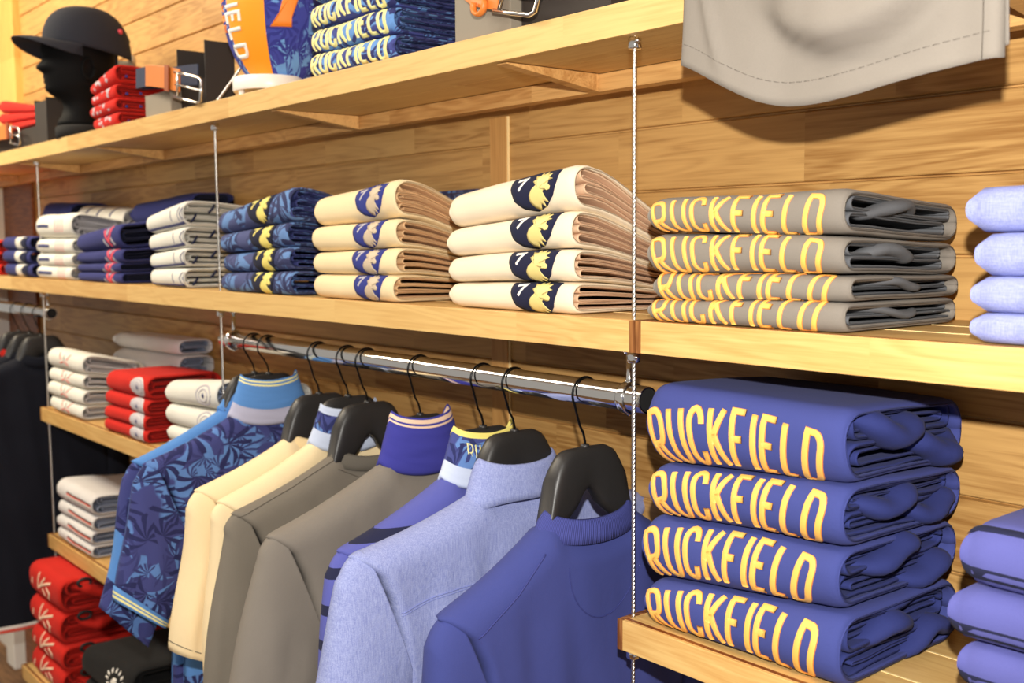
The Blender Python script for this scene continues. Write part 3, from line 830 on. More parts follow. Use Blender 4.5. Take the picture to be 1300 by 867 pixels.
# ------------------------------------------------------------------ garments on hangers
class Garment:
    """u runs along world -y (towards the viewer) to +y; back panel faces +x"""
    def __init__(s, x, seed, t=.024, zneck=-.245, zsh=-.335, sw=.262, nw=.072, hem=-.90, back_dip=.022, front_dip=.075, flare=.02, fold=1., bw=None):
        s.x, s.seed, s.t, s.zn, s.zs, s.sw, s.nw, s.hem = x, seed, t, zneck, zsh, sw, nw, hem
        s.bd, s.fd, s.flare, s.fold = back_dip, front_dip, flare, fold
    def top(s, u, front=False):
        a = abs(u)
        if a < s.nw:
            d = s.fd if front else s.bd
            return s.zn - d * (1 - (a / s.nw) ** 2.2)
        f = (a - s.nw) / (s.sw - s.nw)
        return s.zn + (s.zs - s.zn) * (f ** .92) - .004 * math.sin(PI * f)
    def half(s, z):
        """half width of the body at height z"""
        zs = s.zs
        if z > zs: return s.sw
        d = zs - z
        return interp([(0, s.sw), (.010, s.sw - .012), (.03, s.sw - .034), (.07, s.sw - .054), (.14, s.sw - .072), (.22, s.sw - .084), (.30, s.sw - .075), (.6, s.sw - .06)], d)
    def panel(s, u, z, side, h=0.):
        """world point on the back (+1) or front (-1) panel"""
        zt = s.top(u, side < 0); w = s.half(z)
        d = max(0., zt - z)
        r = s.t * 1.25
        k = math.sqrt(max(0., 1 - (1 - min(1., d / r)) ** 2)) if abs(u) > s.nw * .93 else .55 + .45 * min(1., d / r)
        e = max(0., 1 - abs(u) / max(w, .01)); ke = math.sqrt(max(0., 1 - (1 - min(1., e / .07)) ** 2)) if z < s.zs else 1.
        d2 = smooth(0., .12, d)
        f = .011 * s.fold * d2 * (nz(u * 10, z * 1.4, side * 3., s.seed) + .5 * nz(u * 24 + z * 3, z * 2.2, side * 5., s.seed))
        f += .004 * s.fold * nz(u * 5 + z * 8, z * 9, 7., s.seed)
        thick = s.t * (1 - .25 * smooth(.05, .4, d)) * min(k, 1) * (.18 + .82 * ke)
        return Vector((s.x + side * (thick + h) + f * ke * min(1, .15 + k), YR + u, z))
    def S(s, u, z, h=.0006): return s.panel(u, min(z, s.top(u) - .0005), 1, h)
    def body(s, root, mats, name='body', nu=56, nzv=44, split=None):
        mb = MB()
        for side in (1, -1):
            vs = []; uvs = []
            for i in range(nu + 1):
                a = -1 + 2 * i / nu
                a = math.sin(a * PI / 2) * .35 + a * .65
                for j in range(nzv + 1):
                    v = j / nzv; v = v ** 1.45
                    # top of this column runs along the shoulder line
                    u = a * s.sw
                    zt = s.top(u, side < 0); z = lerp(zt, s.hem, v)
                    w = s.half(z); uu = u
                    if z < s.zs: uu = u * w / s.sw
                    else: uu = u
                    # columns near the arm: blend smoothly
                    vs.append(s.panel(uu, z, side)); uvs.append((uu + side * 1.3 + s.seed, z))
            m = nzv + 1; fs = []
            for i in range(nu):
                for j in range(nzv):
                    q = (i * m + j, i * m + j + 1, (i + 1) * m + j + 1, (i + 1) * m + j)
                    fs.append(q if side > 0 else q[::-1])
            mi = 0
            if split is not None:
                mi = [1 if split((vs[f[0]][1] - YR), vs[f[0]][2]) else 0 for f in fs]
            mb.add(vs, fs, mi, uvs)
        o = mb.build(name, mats, root)
        wm = o.modifiers.new('weld', 'WELD'); wm.merge_threshold = .0004
        sm = o.modifiers.new('solid', 'SOLIDIFY'); sm.thickness = .0012; sm.offset = -1
        return o
    def sleeve(s, root, mats, sgn, Oh, Ih, name='sleeve', vcol=None, tk=1.0, cx=0., bow=.0):
        """sleeve lofted from the armhole to the hem; Oh / Ih = (u, z) of the outer and inner hem corners"""
        N = 40; n = 36
        S0 = Vector((s.sw - .020, s.zs + .0035)); S1 = Vector((s.sw + .004, s.zs - .004)); S2 = Vector((s.sw + .012, s.zs - .030))
        A0 = Vector((s.sw - .098, s.zs - .205)); Oh = Vector(Oh); Ih = Vector(Ih)
        L = (Oh - S2).length
        def Of(f):
            fs = .10
            if f < fs:
                t = f / fs; return S0 * (1 - t) ** 2 + S1 * 2 * t * (1 - t) + S2 * t * t
            t = (f - fs) / (1 - fs); p = S2.lerp(Oh, t); p.x += bow * math.sin(t * PI) + .004 * math.sin(t * 6 + s.seed); return p
        def P(f, th, h=0.):
            o = Of(f); i_ = A0.lerp(Ih, f)
            c, q = math.cos(th), math.sin(th)
            m = (o + i_) / 2; d = (o - i_) / 2
            cc = math.copysign(abs(c) ** .85, c)
            p = m + d * cc
            wx = s.t * tk * lerp(.80, 1.12, smooth(0, .5, f))
            fo = s.fold * smooth(.06, .4, f) * (.0065 * nz(c * 2.6 + 3, f * 1.6 + 4, q * 1.5, s.seed + sgn * 3) + .0035 * nz(c * 6, f * 3, q * 3, s.seed))
            xx = cx * f + math.copysign(abs(q) ** .8, q) * wx + (fo if q > 0 else -fo) * abs(q)
            nrm = Vector((q, sgn * c, 0)).normalized()
            return Vector((s.x + xx, YR + sgn * p.x, p.y)) + nrm * h
        mb = MB(); vs = []; uvs = []
        for i in range(N + 1):
            f = (i / N) ** 1.4
            for k in range(n):
                th = 2 * PI * k / n; p = P(f, th); vs.append(p)
                uvs.append((p.y * 1.0 + (.5 if math.sin(th) < 0 else 0) + sgn + s.seed * .3, p.z))
        fs = []
        for i in range(N):
            for k in range(n):
                k2 = (k + 1) % n; fs.append((i * n + k, i * n + k2, (i + 1) * n + k2, (i + 1) * n + k))
        mi = 0
        if vcol: mi = [vcol(((f[0] // n) / N) ** 1.4) for f in fs]
        mb.add(vs, fs, mi, uvs)
        o = mb.build(name, mats, root)
        o.modifiers.new('solid', 'SOLIDIFY').thickness = .0014
        return o, P
    def band(s, root, name, mats, prof, dipf=1., label=None, open_front=False, n=64, rows=None, nwk=1.):
        """collar/neckband: loft round the neck opening. prof list of (height, half-width factor, thickness factor, material index, u lift)"""
        mb = MB(); vs = []; uvs = []; fs = []; ms = []
        for j, (h, kw, kt, mi, lift) in enumerate(prof):
            for k in range(n):
                t = 2 * PI * k / n; c, q = math.cos(t), math.sin(t)
                u = s.nw * nwk * c
                back = q > 0
                dip = (s.bd if back else s.fd) * (abs(q) ** 1.2) * dipf
                x = s.t * .95 * kt * math.copysign(abs(q) ** .8, q)
                z = s.zn - dip + h + lift * abs(c) ** 3
                uu = u * kw
                x += .0016 * nz(u * 18, j * .5, q, s.seed)
                vs.append((s.x + x, YR + uu, z)); uvs.append((t * s.nw, h + s.seed))
        for j in range(len(prof) - 1):
            for k in range(n):
                k2 = (k + 1) % n
                fs.append((j * n + k, j * n + k2, (j + 1) * n + k2, (j + 1) * n + k)); ms.append(prof[j + 1][3])
        mb.add(vs, fs, ms, uvs)
        o = mb.build(name, mats, root)
        o.modifiers.new('solid', 'SOLIDIFY').thickness = .0016
        if label: o['label'] = label
        return o
    def seam(s, root, pts, mat, r=.0007, name='seam', h=.0006):
        mb = MB(); P = subdiv(pts, .008); tube(mb, [s.S(u, z, h) for u, z in P], r, 5)
        return mb.build(name, mat, root)

def garment_root(name, G, label, cat, group='shirts hanging along the chrome rail', yaw=0.):
    r = empty(name, (G.x, YR, G.zn), label, cat, group)
    return r
def finish(r, yaw): r.rotation_euler.z = math.radians(yaw)

HX = [-1.141, -1.077, -.872, -.766, -.700, -.536, -.366, -.290, -.137]
HT = [-.170, -.166, -.186, -.180, -.184, -.187, -.186, -.182, -.184]
HL = ['black hanger at the far left of the long rail, inside the furthest floral polo',
      'black hanger inside the floral polo with the tall sky-blue collar',
      'black hanger inside the cream T-shirt, its shoulder bare beside the sky-blue collar',
      'black hanger inside the cream polo with the floral collar',
      'black hanger with a broad bare neck, inside the grey crew-neck T-shirt',
      'black hanger inside the grey polo with the royal blue collar',
      'black hanger inside the navy-striped polo, behind the chambray shirt',
      'black hanger whose rounded top shows inside the chambray shirt collar',
      'largest-looking black hanger, fully bare neck, inside the royal blue sweatshirt']

def polo_collar(h, mi_list, kt0=1.0):
    """stand-up collar of total height h with colour bands mi_list [(height fraction, mat)]"""
    prof = [(-.006, 1.10, 1.05, 0, 0.)]
    K = 26
    for i in range(K + 1):
        f = i / K; m = 0
        for fr, mi in mi_list:
            if f - .5 / K > fr - 1e-6: m = mi
        w = lerp(1.16, .78, f ** .8); k = lerp(1.15, .95, f) + .12 * math.sin(f * PI)
        prof.append((h * f, w, k, m, -.008 * f))
    return prof

def hang(i): hanger(HX[i], HL[i], top=HT[i], G=G, big=(.74 if i in (0, 1, 3, 6) else .95))
FAR = dict(Oh=(.245, -.52), Ih=(.16, -.56))
# --- garment 1 : furthest floral polo with sky-blue yoke and hem
G = Garment(HX[0], 1, t=.020, zneck=-.235, zsh=-.322, sw=.268, hem=-1.0)
hang(0)
r = garment_root('floral_polo', G, 'floral polo with sky-blue panels, furthest left on the long rail', 'polo shirt')
G.body(r, [M['floral'], M['skyblue']], split=lambda u, z: z > G.top(u) - .02 or (-.735 < z < -.60) )
G.sleeve(r, [M['floral'], M['skyblue']], -1, (.336, -.60), (.25, -.70), vcol=lambda f: 1 if (.45 < f < .78) else 0)
G.sleeve(r, [M['floral'], M['skyblue']], 1, **FAR)
G.band(r, 'collar', [M['skyblue']], polo_collar(.045, [(0, 0)]))
# --- garment 2 : floral polo with sky collar
G = Garment(HX[1], 2, t=.024, zneck=-.240, zsh=-.318, sw=.270, hem=-.80, nw=.078)
hang(1)
r = garment_root('floral_polo', G, 'dark blue palm-print polo with sky-blue stand-up collar and yellow-striped cuff', 'polo shirt')
G.body(r, [M['floral'], M['skyblue']], split=lambda u, z: -.745 < z < -.60)
o, P = G.sleeve(r, [M['floral']], -1, (.326, -.560), (.238, -.640), tk=1.2, bow=.006)
def cuff(P, mats, bands, root, f0=.93, f1=1.045, nm='cuff'):
    mb = MB(); n = 36
    vs = []; fs = []; ms = []
    fr = [f0] + [lerp(f0, f1, b[0]) for b in bands]
    for f in fr:
        for k in range(n): vs.append(P(f, 2 * PI * k / n, .0016))
    for j in range(len(fr) - 1):
        for k in range(n):
            k2 = (k + 1) % n; fs.append((j * n + k, j * n + k2, (j + 1) * n + k2, (j + 1) * n + k)); ms.append(bands[j][1])
    mb.add(vs, fs, ms); o = mb.build(nm, mats, root); o.modifiers.new('solid', 'SOLIDIFY').thickness = .0015
cuff(P, [M['skyblue'], M['print_y']], [(.34, 0), (.50, 1), (.62, 0), (.80, 1), (1., 0)], r)
G.sleeve(r, [M['floral']], 1, **FAR)
G.band(r, 'collar', [M['lilac'], M['skyblue'], M['print_y']], polo_collar(.085, [(0, 0), (.32, 1), (.84, 2), (.88, 1), (.93, 2), (.97, 1)]), label='sky-blue stand-up collar with a pale band below and two cream lines')
# --- garment 3 : cream T-shirt
G = Garment(HX[2], 3, t=.027, zneck=-.262, zsh=-.335, sw=.256, fold=1.3)
hang(2)
r = garment_root('cream_tshirt', G, 'cream T-shirt between the floral polo and the cream polo', 'T-shirt')
G.body(r, [M['cream']])
o, P = G.sleeve(r, [M['cream']], -1, (.307, -.614), (.205, -.665), tk=1.1)
mb = MB(); tube(mb, [P(.94, 2 * PI * k / 48, .0014) for k in range(49)], .0008, 5); mb.build('hem_stitch', M['thread_dk'], r)
G.sleeve(r, [M['cream']], 1, **FAR)
G.band(r, 'neckband', [M['creamrib']], [(-.010, 1.06, 1.05, 0, 0), (.002, 1.02, 1.05, 0, 0), (.010, .95, 1., 0, 0), (.012, .9, .9, 0, 0)])
# --- garment 4 : cream polo with floral collar
G = Garment(HX[3], 4, t=.024, zneck=-.252, zsh=-.335, sw=.262, fold=1.2)
hang(3)
r = garment_root('cream_polo', G, 'cream polo with a palm-print collar edged pale blue', 'polo shirt')
G.body(r, [M['cream']])
o, P = G.sleeve(r, [M['cream']], -1, (.293, -.655), (.20, -.70))
mb = MB(); tube(mb, [P(.94, 2 * PI * k / 48, .0014) for k in range(49)], .0008, 5); mb.build('hem_stitch', M['thread_dk'], r)
G.sleeve(r, [M['cream']], 1, **FAR)
G.band(r, 'collar', [M['paleblue'], M['floral_s']], polo_collar(.072, [(0, 0), (.34, 1), (.82, 0)]), label='palm-print collar with pale blue bands')
# --- garment 5 : grey crew-neck
G = Garment(HX[4], 5, t=.024, zneck=-.268, zsh=-.342, sw=.268, fold=1.1)
hang(4)
r = garment_root('grey_tshirt', G, 'dark grey crew-neck T-shirt under the broad bare hanger', 'T-shirt')
G.body(r, [M['grey2']])
G.sleeve(r, [M['grey2']], -1, (.338, -.72), (.20, -.76))
G.sleeve(r, [M['grey2']], 1, **FAR)
G.band(r, 'neckband', [M['greyrib']], [(-.013, 1.10, 1.08, 0, 0), (-.002, 1.06, 1.08, 0, 0), (.008, .97, 1.03, 0, 0), (.012, .9, .9, 0, 0)])
G.seam(r, [(-.075, -.292), (-.03, -.314), (.03, -.320), (.075, -.302)], M['thread_dk'])
G.seam(r, [(-.078, -.277), (-.16, -.312), (-.262, -.349)], M['thread_dk'], name='shoulder_seam')
# --- garment 6 : grey with royal collar
G = Garment(HX[5], 6, t=.030, zneck=-.255, zsh=-.343, sw=.288, fold=1.0)
hang(5)
r = garment_root('grey_polo', G, 'grey jersey polo with a royal blue stand-up collar edged with two cream lines', 'polo shirt')
G.body(r, [M['grey']])
G.sleeve(r, [M['grey']], -1, (.392, -.72), (.212, -.78), tk=1.05)
G.sleeve(r, [M['grey']], 1, **FAR)
G.band(r, 'collar', [M['royalcol'], M['pcream']], polo_collar(.088, [(0, 0), (.80, 1), (.85, 0), (.90, 1), (.95, 0)]), label='royal blue stand-up collar with two cream lines at the rim')
# --- garment 7 : royal with navy stripes
M['royalstripe'] = striped('royal_navy_stripes', C(92, 96, 170), [(z_ - .0075, z_ + .0075, C(38, 40, 66)) for z_ in (-.318, -.362, -.413, -.463, -.513, -.563, -.613, -.663, -.713)])
G = Garment(HX[6], 7, t=.025, zneck=-.250, zsh=-.332, sw=.266, fold=1.)
hang(6)
r = garment_root('striped_polo', G, 'royal blue polo with thin navy stripes and a printed collar edged yellow', 'polo shirt')
G.body(r, [M['royalstripe']])
G.sleeve(r, [M['royalstripe']], -1, (.318, -.72), (.20, -.76))
G.sleeve(r, [M['royalstripe']], 1, **FAR)
G.band(r, 'collar', [M['paleblue'], M['floral_s'], M['print_y2']], polo_collar(.080, [(0, 0), (.30, 1), (.88, 2)]), label='blue printed collar with a pale band below and a yellow rim')
def collarF(Gm, h, t0=.0):
    def F(s, t, hh=0.):
        f = max(0, min(1, t / h)); w = lerp(1.16, .78, f ** .8) * Gm.nw; k = (lerp(1.15, .95, f) + .12 * math.sin(f * PI)) * Gm.t * .95
        c = max(-.98, min(.98, s / w)); q = math.sqrt(1 - c * c)
        return Vector((Gm.x + k * q ** .8 + hh + .0012, YR + s, Gm.zn - Gm.bd * q ** 1.2 + t - .008 * f * abs(c) ** 3))
    return F
mb = MB(); word(mb, 'RUCKFIELD', -.046, .052, .038, .024, .0010, collarF(G, .080), 0., False, .0008, ds=.004)
part(mb, 'lettering', M['print_y'], r, 'pale yellow block capitals inside the collar stand')
# --- garment 8 : chambray shirt
G = Garment(HX[7], 8, t=.031, zneck=-.262, zsh=-.318, sw=.292, fold=1.5, back_dip=.012)
hang(7)
r = garment_root('chambray_shirt', G, 'light blue chambray shirt with turned-down collar and back yoke', 'shirt')
G.body(r, [M['chambray']])
G.sleeve(r, [M['chambray']], -1, (.405, -.72), (.245, -.78), tk=1.08)
G.sleeve(r, [M['chambray']], 1, **FAR)
G.seam(r, [(-.225, -.405), (-.15, -.392), (0, -.382), (.15, -.384), (.235, -.392)], M['thread_lb'], .0010, 'yoke_seam')
G.seam(r, [(-.225, -.409), (-.15, -.396), (0, -.386), (.15, -.388), (.235, -.396)], M['thread_lb'], .0006, 'yoke_seam')
G.band(r, 'collar', [M['chambray']], [(-.004, 1.05, 1.0, 0, 0), (.018, 1.0, .95, 0, 0), (.036, .93, .92, 0, 0), (.044, .92, .98, 0, 0), (.0475, .95, 1.08, 0, 0), (.046, .99, 1.18, 0, 0), (.038, 1.06, 1.26, 0, -.002), (.022, 1.16, 1.34, 0, -.008), (.006, 1.27, 1.40, 0, -.016), (-.004, 1.33, 1.42, 0, -.022)], label='turned-down chambray collar')
# --- garment 9 : royal sweatshirt
G = Garment(HX[8], 9, t=.034, zneck=-.278, zsh=-.372, sw=.256, fold=.9, back_dip=.016, nw=.080)
hang(8)
r = garment_root('royal_sweatshirt', G, 'royal blue crew-neck sweatshirt nearest the right end of the rail', 'sweatshirt')
G.body(r, [M['royal']])
G.sleeve(r, [M['royal']], -1, (.31, -.72), (.17, -.78), tk=1.08)
G.sleeve(r, [M['royal']], 1, (.245, -.60), (.15, -.64))
G.band(r, 'neckband', [M['royalrib']], [(-.018, 1.14, 1.10, 0, 0), (-.006, 1.10, 1.10, 0, 0), (.006, 1.03, 1.06, 0, 0), (.013, .96, 1., 0, 0), (.014, .92, .9, 0, 0)], label='ribbed royal blue neckband')
G.seam(r, [(-.100, -.312), (-.15, -.355), (-.205, -.392), (-.216, -.398)], M['thread_bl'], .0013, 'shoulder_seam')
G.seam(r, [(.006 + .068 * math.cos(a_), -.338 - .082 * math.sin(a_)) for a_ in [PI * q_ / 16 for q_ in range(17)]], M['thread_bl'], .0008, 'neck_patch_seam')

# --- dark garments on the left rail
for i, (x, lab) in enumerate([(-2.60, 'long ink-black knit with a white and red hem line, nearest the left cable'), (-2.72, 'ink-black garment behind the nearest dark knit on the left rail'), (-2.84, 'dark garment with a red collar, third along the left rail')]):
    G = Garment(x, 20 + i, t=.028, zneck=-.245, zsh=-.30, sw=.262, hem=-1.10, front_dip=.07)
    hanger(x, ['black hanger holding the nearest dark knit on the left rail', 'black hanger holding the second dark garment on the left rail', 'black hanger holding the dark garment with the red collar'][i], top=-.182, G=G)
    r = garment_root('dark_knit', G, lab, 'knitted top', 'dark garments on the left rail')
    G.body(r, [M['ink']])
    G.sleeve(r, [M['ink']], -1, (.36, -.95), (.22, -1.0))
    G.sleeve(r, [M['ink']], 1, (.25, -.90), (.15, -.92))
    G.band(r, 'neckband', [M['red'] if i == 2 else M['ink']], [(-.012, 1.08, 1.08, 0, 0), (.0, 1.04, 1.08, 0, 0), (.012, .96, 1.02, 0, 0), (.018, .9, .9, 0, 0)])
    if i == 0:
        for nm, mt, zc in (('hem_line', 'pred', -1.094), ('hem_line', 'pwhite', -1.084)):
            mb = MB(); n_ = 50
            for side in (1, -1):
                vs = []
                for k in range(n_ + 1):
                    u = lerp(-1, 1, k / n_) * G.half(zc)
                    vs += [G.panel(u, zc + .005, side, .0008), G.panel(u, zc - .005, side, .0008)]
                mb.add(vs, [(2 * k, 2 * k + 1, 2 * k + 3, 2 * k + 2) for k in range(n_)])
            mb.build(nm, M[mt], r)

# ------------------------------------------------------------------ grey garment hung in front of the top shelf
G2 = None
def hung_front():
    x0, x1 = .104, .478
    r = empty('grey_hanging_tee', ((x0 + x1) / 2, -.02, .75), 'pale grey T-shirt hung in front of the top shelf at upper right', 'T-shirt')
    W = x1 - x0; yc = -.030
    hz_ = [(0, .300), (.08, .287), (.2, .262), (.33, .2395), (.45, .2345), (.6, .238), (.78, .2495), (.92, .256), (1., .2575)]
    hemz = [(i / 60, sum(interp(hz_, min(1, max(0, i / 60 + o))) for o in (-.06, -.03, 0, .03, .06)) / 5) for i in range(61)]
    def pt(a, z, side, h=0.):
        x = x0 + a * W
        wob = .010 * nz(a * 3.1, z * 5, side * 2.2, 4) + .004 * nz(a * 8, z * 9, side, 9)
        z0 = interp(hemz, a)
        d = z - z0
        # a soft horizontal drape across the middle and a slanted crease at the left
        dr = .036 * math.exp(-((a - .62) / .25) ** 4) * smooth(0, .030, z - .272 - .62 * (a - .60) ** 2)
        cr = -.007 * math.exp(-((a - (.19 + (z - .27) * -1.0 * 0.9)) / .02) ** 2) * smooth(.0, .05, d)
        e = min(a, 1 - a); ke = math.sqrt(max(0., 1 - (1 - min(1, e / .05)) ** 2))
        xx = x + (a - .5) * (z - .25) * -.06
        return Vector((xx, yc + side * (.004 + .008 * ke) * -1 - side * h + (wob - dr * (side > 0) + cr * (side > 0)) * (.3 + .7 * ke), z))
    mb = MB(); nu, nv = 60, 60
    for side in (1, -1):
        vs = []; uv = []
        for i in range(nu + 1):
            a = i / nu
            for j in range(nv + 1):
                v = j / nv
                zb = interp(hemz, a) + (.012 if side < 0 else 0)
                z = lerp(zb, .80 - .10 * abs(a - .5) * 2, v)
                vs.append(pt(a, z, side)); uv.append((a * W, z))
        m = nv + 1
        fs = [(i * m + j, (i + 1) * m + j, (i + 1) * m + j + 1, i * m + j + 1) for i in range(nu) for j in range(nv)]
        if side < 0: fs = [f[::-1] for f in fs]
        mb.add(vs, fs, 0, uv)
    o = mb.build('body', M['tee'], r)
    o.modifiers.new('weld', 'WELD').merge_threshold = .001
    s_ = o.modifiers.new('solid', 'SOLIDIFY'); s_.thickness = .0014
    for off in (.024,):
        mb = MB(); P = [pt(a / 40, interp(hemz, a / 40) + off, 1, .0004) for a in range(1, 40)]
        for a, b in list(zip(P, P[1:])):
            q = a.lerp(b, .15); q2 = a.lerp(b, .85); tube(mb, [q, q2], .00035, 4)
        mb.build('hem_stitch', M['thread_tee'], r)
    mb = MB(); tube(mb, [pt(.955, interp(hemz, .955) + z_, 1, .0004) for z_ in [k * .01 for k in range(0, 22)]], .0005, 4); mb.build('side_seam', M['thread_dk'], r)
    for k, s0 in enumerate((-1, 1)):
        mb = MB(); xc = x0 if s0 < 0 else x1
        tube(mb, [(xc + s0 * q * .10 + s0 * -.02, yc, .72 - q * .20) for q in [i / 8 for i in range(9)]], [.05 + .012 * math.sin(i / 8 * PI) for i in range(9)], 18, squash=(1., .35), frame=(s0, 0, 0.5))
        mb.build('sleeve', M['tee'], r)
    h = empty('clothes_hanger', ((x0 + x1) / 2, yc, .80), 'wire-hooked hanger inside the pale grey T-shirt at upper right', 'clothes hanger')
    mb = MB(); xm = (x0 + x1) / 2
    tube(mb, [(xm, yc, .80)] + [(xm + .02 * math.cos(math.radians(a)), yc, .86 + .02 * math.sin(math.radians(a))) for a in range(-90, 150, 20)], .0018, 8)
    mb.build('hook', M['wire'], h)
    mb = MB(); tube(mb, [(xm - .15, yc, .76), (xm - .05, yc, .795), (xm, yc, .80), (xm + .05, yc, .795), (xm + .15, yc, .76)], [.006, .009, .01, .009, .006], 12); mb.build('shoulders', M['hanger'], h)
    # the rail it hangs from
    rr_ = empty('display_rail', (xm, yc, .873), 'slim chrome rail above the top shelf carrying the pale grey T-shirt', 'clothes rail')
    mb = MB(); tube(mb, [(xm - .3, yc, .867), (xm + .3, yc, .867)], .008, 16); mb.build('tube', M['chrome'], rr_)
    for s0 in (-.28, .28):
        mb = MB(); tube(mb, [(xm + s0, yc, .867), (xm + s0, WY - .0005, .867)], .006, 12); mb.build('bracket', M['chrome'], rr_)
hung_front()

# ------------------------------------------------------------------ stacks on the middle shelf
SG = 'folded sweatshirts with RUCK lettering'
# grey lettered sweatshirts
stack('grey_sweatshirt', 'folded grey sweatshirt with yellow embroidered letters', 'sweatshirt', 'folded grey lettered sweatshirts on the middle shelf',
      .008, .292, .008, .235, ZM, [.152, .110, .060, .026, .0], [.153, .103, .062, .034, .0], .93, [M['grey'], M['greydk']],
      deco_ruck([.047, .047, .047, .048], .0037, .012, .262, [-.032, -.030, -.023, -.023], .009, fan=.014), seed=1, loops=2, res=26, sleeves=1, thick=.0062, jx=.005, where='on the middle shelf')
# royal lettered sweatshirts
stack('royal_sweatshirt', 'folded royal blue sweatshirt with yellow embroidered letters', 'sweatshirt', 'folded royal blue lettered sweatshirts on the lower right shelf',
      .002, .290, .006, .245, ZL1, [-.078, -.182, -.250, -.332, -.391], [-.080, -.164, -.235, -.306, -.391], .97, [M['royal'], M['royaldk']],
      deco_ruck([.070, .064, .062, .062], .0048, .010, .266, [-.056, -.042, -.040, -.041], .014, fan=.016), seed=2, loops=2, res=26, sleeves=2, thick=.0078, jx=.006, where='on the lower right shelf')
# ivory rooster shirts
stack('ivory_shirt', 'folded ivory shirt with navy rooster crest and figure 7', 'shirt', 'folded ivory rooster shirts by the right cable',
      -.415, -.128, .006, .225, ZM, [.172, .120, .077, .038, .0], [.205, .142, .090, .045, .0], .62, [M['ivory'], M['ivory_in']],
      deco_rooster(.208, .032, .050, 'patch', 'gold', [.004, .004, -.001, -.001]), seed=3, loops=3, res=22, jx=.004, where='left of the right cable')
# cream rooster shirts
stack('cream_shirt', 'folded cream shirt with blue rooster crest', 'shirt', 'folded cream rooster shirts in the middle of the middle shelf',
      -.822, -.548, .004, .225, ZM, [.182, .128, .082, .043, .0], [.205, .140, .092, .047, .0], .68, [M['cream'], M['cream_in']],
      deco_rooster(.196, .031, .048, 'patch2', 'beige', [.004, .004, .0, .0], seven='pgrey'), seed=4, loops=3, res=18, where='between the palm-print and ivory stacks')
# palm print shirts
stack('palm_print_shirt', 'folded blue palm-print shirt with pale yellow rooster', 'shirt', 'folded palm-print shirts on the middle shelf',
      -1.215, -.905, .002, .225, ZM, [.166, .118, .078, .040, .0], [.208, .142, .094, .048, .0], .78, [M['floral_t'], M['floral_s']],
      deco_rooster(.200, .033, .052, 'patchblk', 'print_y2', [.004, .002, .0, .0], loop=False, seven='print_y2'), seed=5, loops=3, res=16, where='right of the middle cable')
# white shirts with navy stripes
M['whitestripe'] = striped('white_navy_stripe', C(240, 234, 222), [])
def deco_wn(F, R, i):
    mb = MB(); a = F.arc[-1] - F.D + F.rf
    stroke(mb, [(.004, -F.H * .42), (F.W - .004, -F.H * .42)], .0042, F.F, .0008, False)
    stroke(mb, [(.16, -.012), (.155, .012)], .0012, F.F, .0008, False)
    for k in range(3): stroke(mb, [(.20 + k * .012, -.014), (.195 + k * .012, .0), (.205 + k * .012, .014)], .0008, F.F, .0007, False)
    part(mb, 'stripe', M['pnavy'], R, 'navy stripe with small print')
    mb = MB()
    for k, y in enumerate((.03, .075, .12, .17)):
        p = F.warp(F.W - .004, y, F.H * (.3 + .4 * (k % 2)), False)
        tube(mb, [p + Vector((.000, -.008, -.010)), p + Vector((.005, 0, 0)), p + Vector((.0, .008, .010))], .0026, 6)
    part(mb, 'navy_edge', M['navy'], R, 'navy edges showing between the folds')
stack('white_shirt', 'folded white shirt with navy stripe', 'shirt', 'folded white and navy shirts left of the middle cable',
      -1.612, -1.395, .004, .225, ZM, [.168, .122, .080, .042, .0], [.200, .140, .092, .048, .0], .93, [M['white'], M['white']], deco_wn, seed=6, loops=3, res=12, where='left of the middle cable')
# navy polos with coral motif
def deco_coral(F, R, i):
    s, t, k = F.W * .80, 0., .03
    mb = MB()
    stroke(mb, place([(-.95, .7), (-.6, .1), (.1, -.8)], s, t, k), .0048, F.F, .0010, False)
    stroke(mb, place([(.75, .9), (.4, .2), (-.1, -.4)], s, t, k), .0056, F.F, .0012, False)
    part(mb, 'motif_bands', M['pcoral'], R, 'coral bands')
    mb = MB()
    stroke(mb, place([(-.15, .8), (-.2, .2)], s, t, k), .004, F.F, .0011, False)
    stroke(mb, place([(-1.2, -.1), (-.8, -.8)], s, t, k), .004, F.F, .0011, False)
    stroke(mb, place([(.5, -.1), (.9, -.7)], s, t, k), .004, F.F, .0011, False)
    part(mb, 'motif_sticks', M['pgrey'], R, 'pale grey sticks')
stack('navy_shirt', 'folded navy shirt with coral crossed motif', 'shirt', 'folded navy shirts in the left bay of the middle shelf',
      -2.14, -1.80, .004, .155, ZM, [.128, .078, .048, .026, .0], [.155, .090, .054, .030, .0], 1.1, [M['navy2'], M['navy']], deco_coral, seed=7, loops=3, res=12, jx=.012, where='behind the white stack near the middle cable')
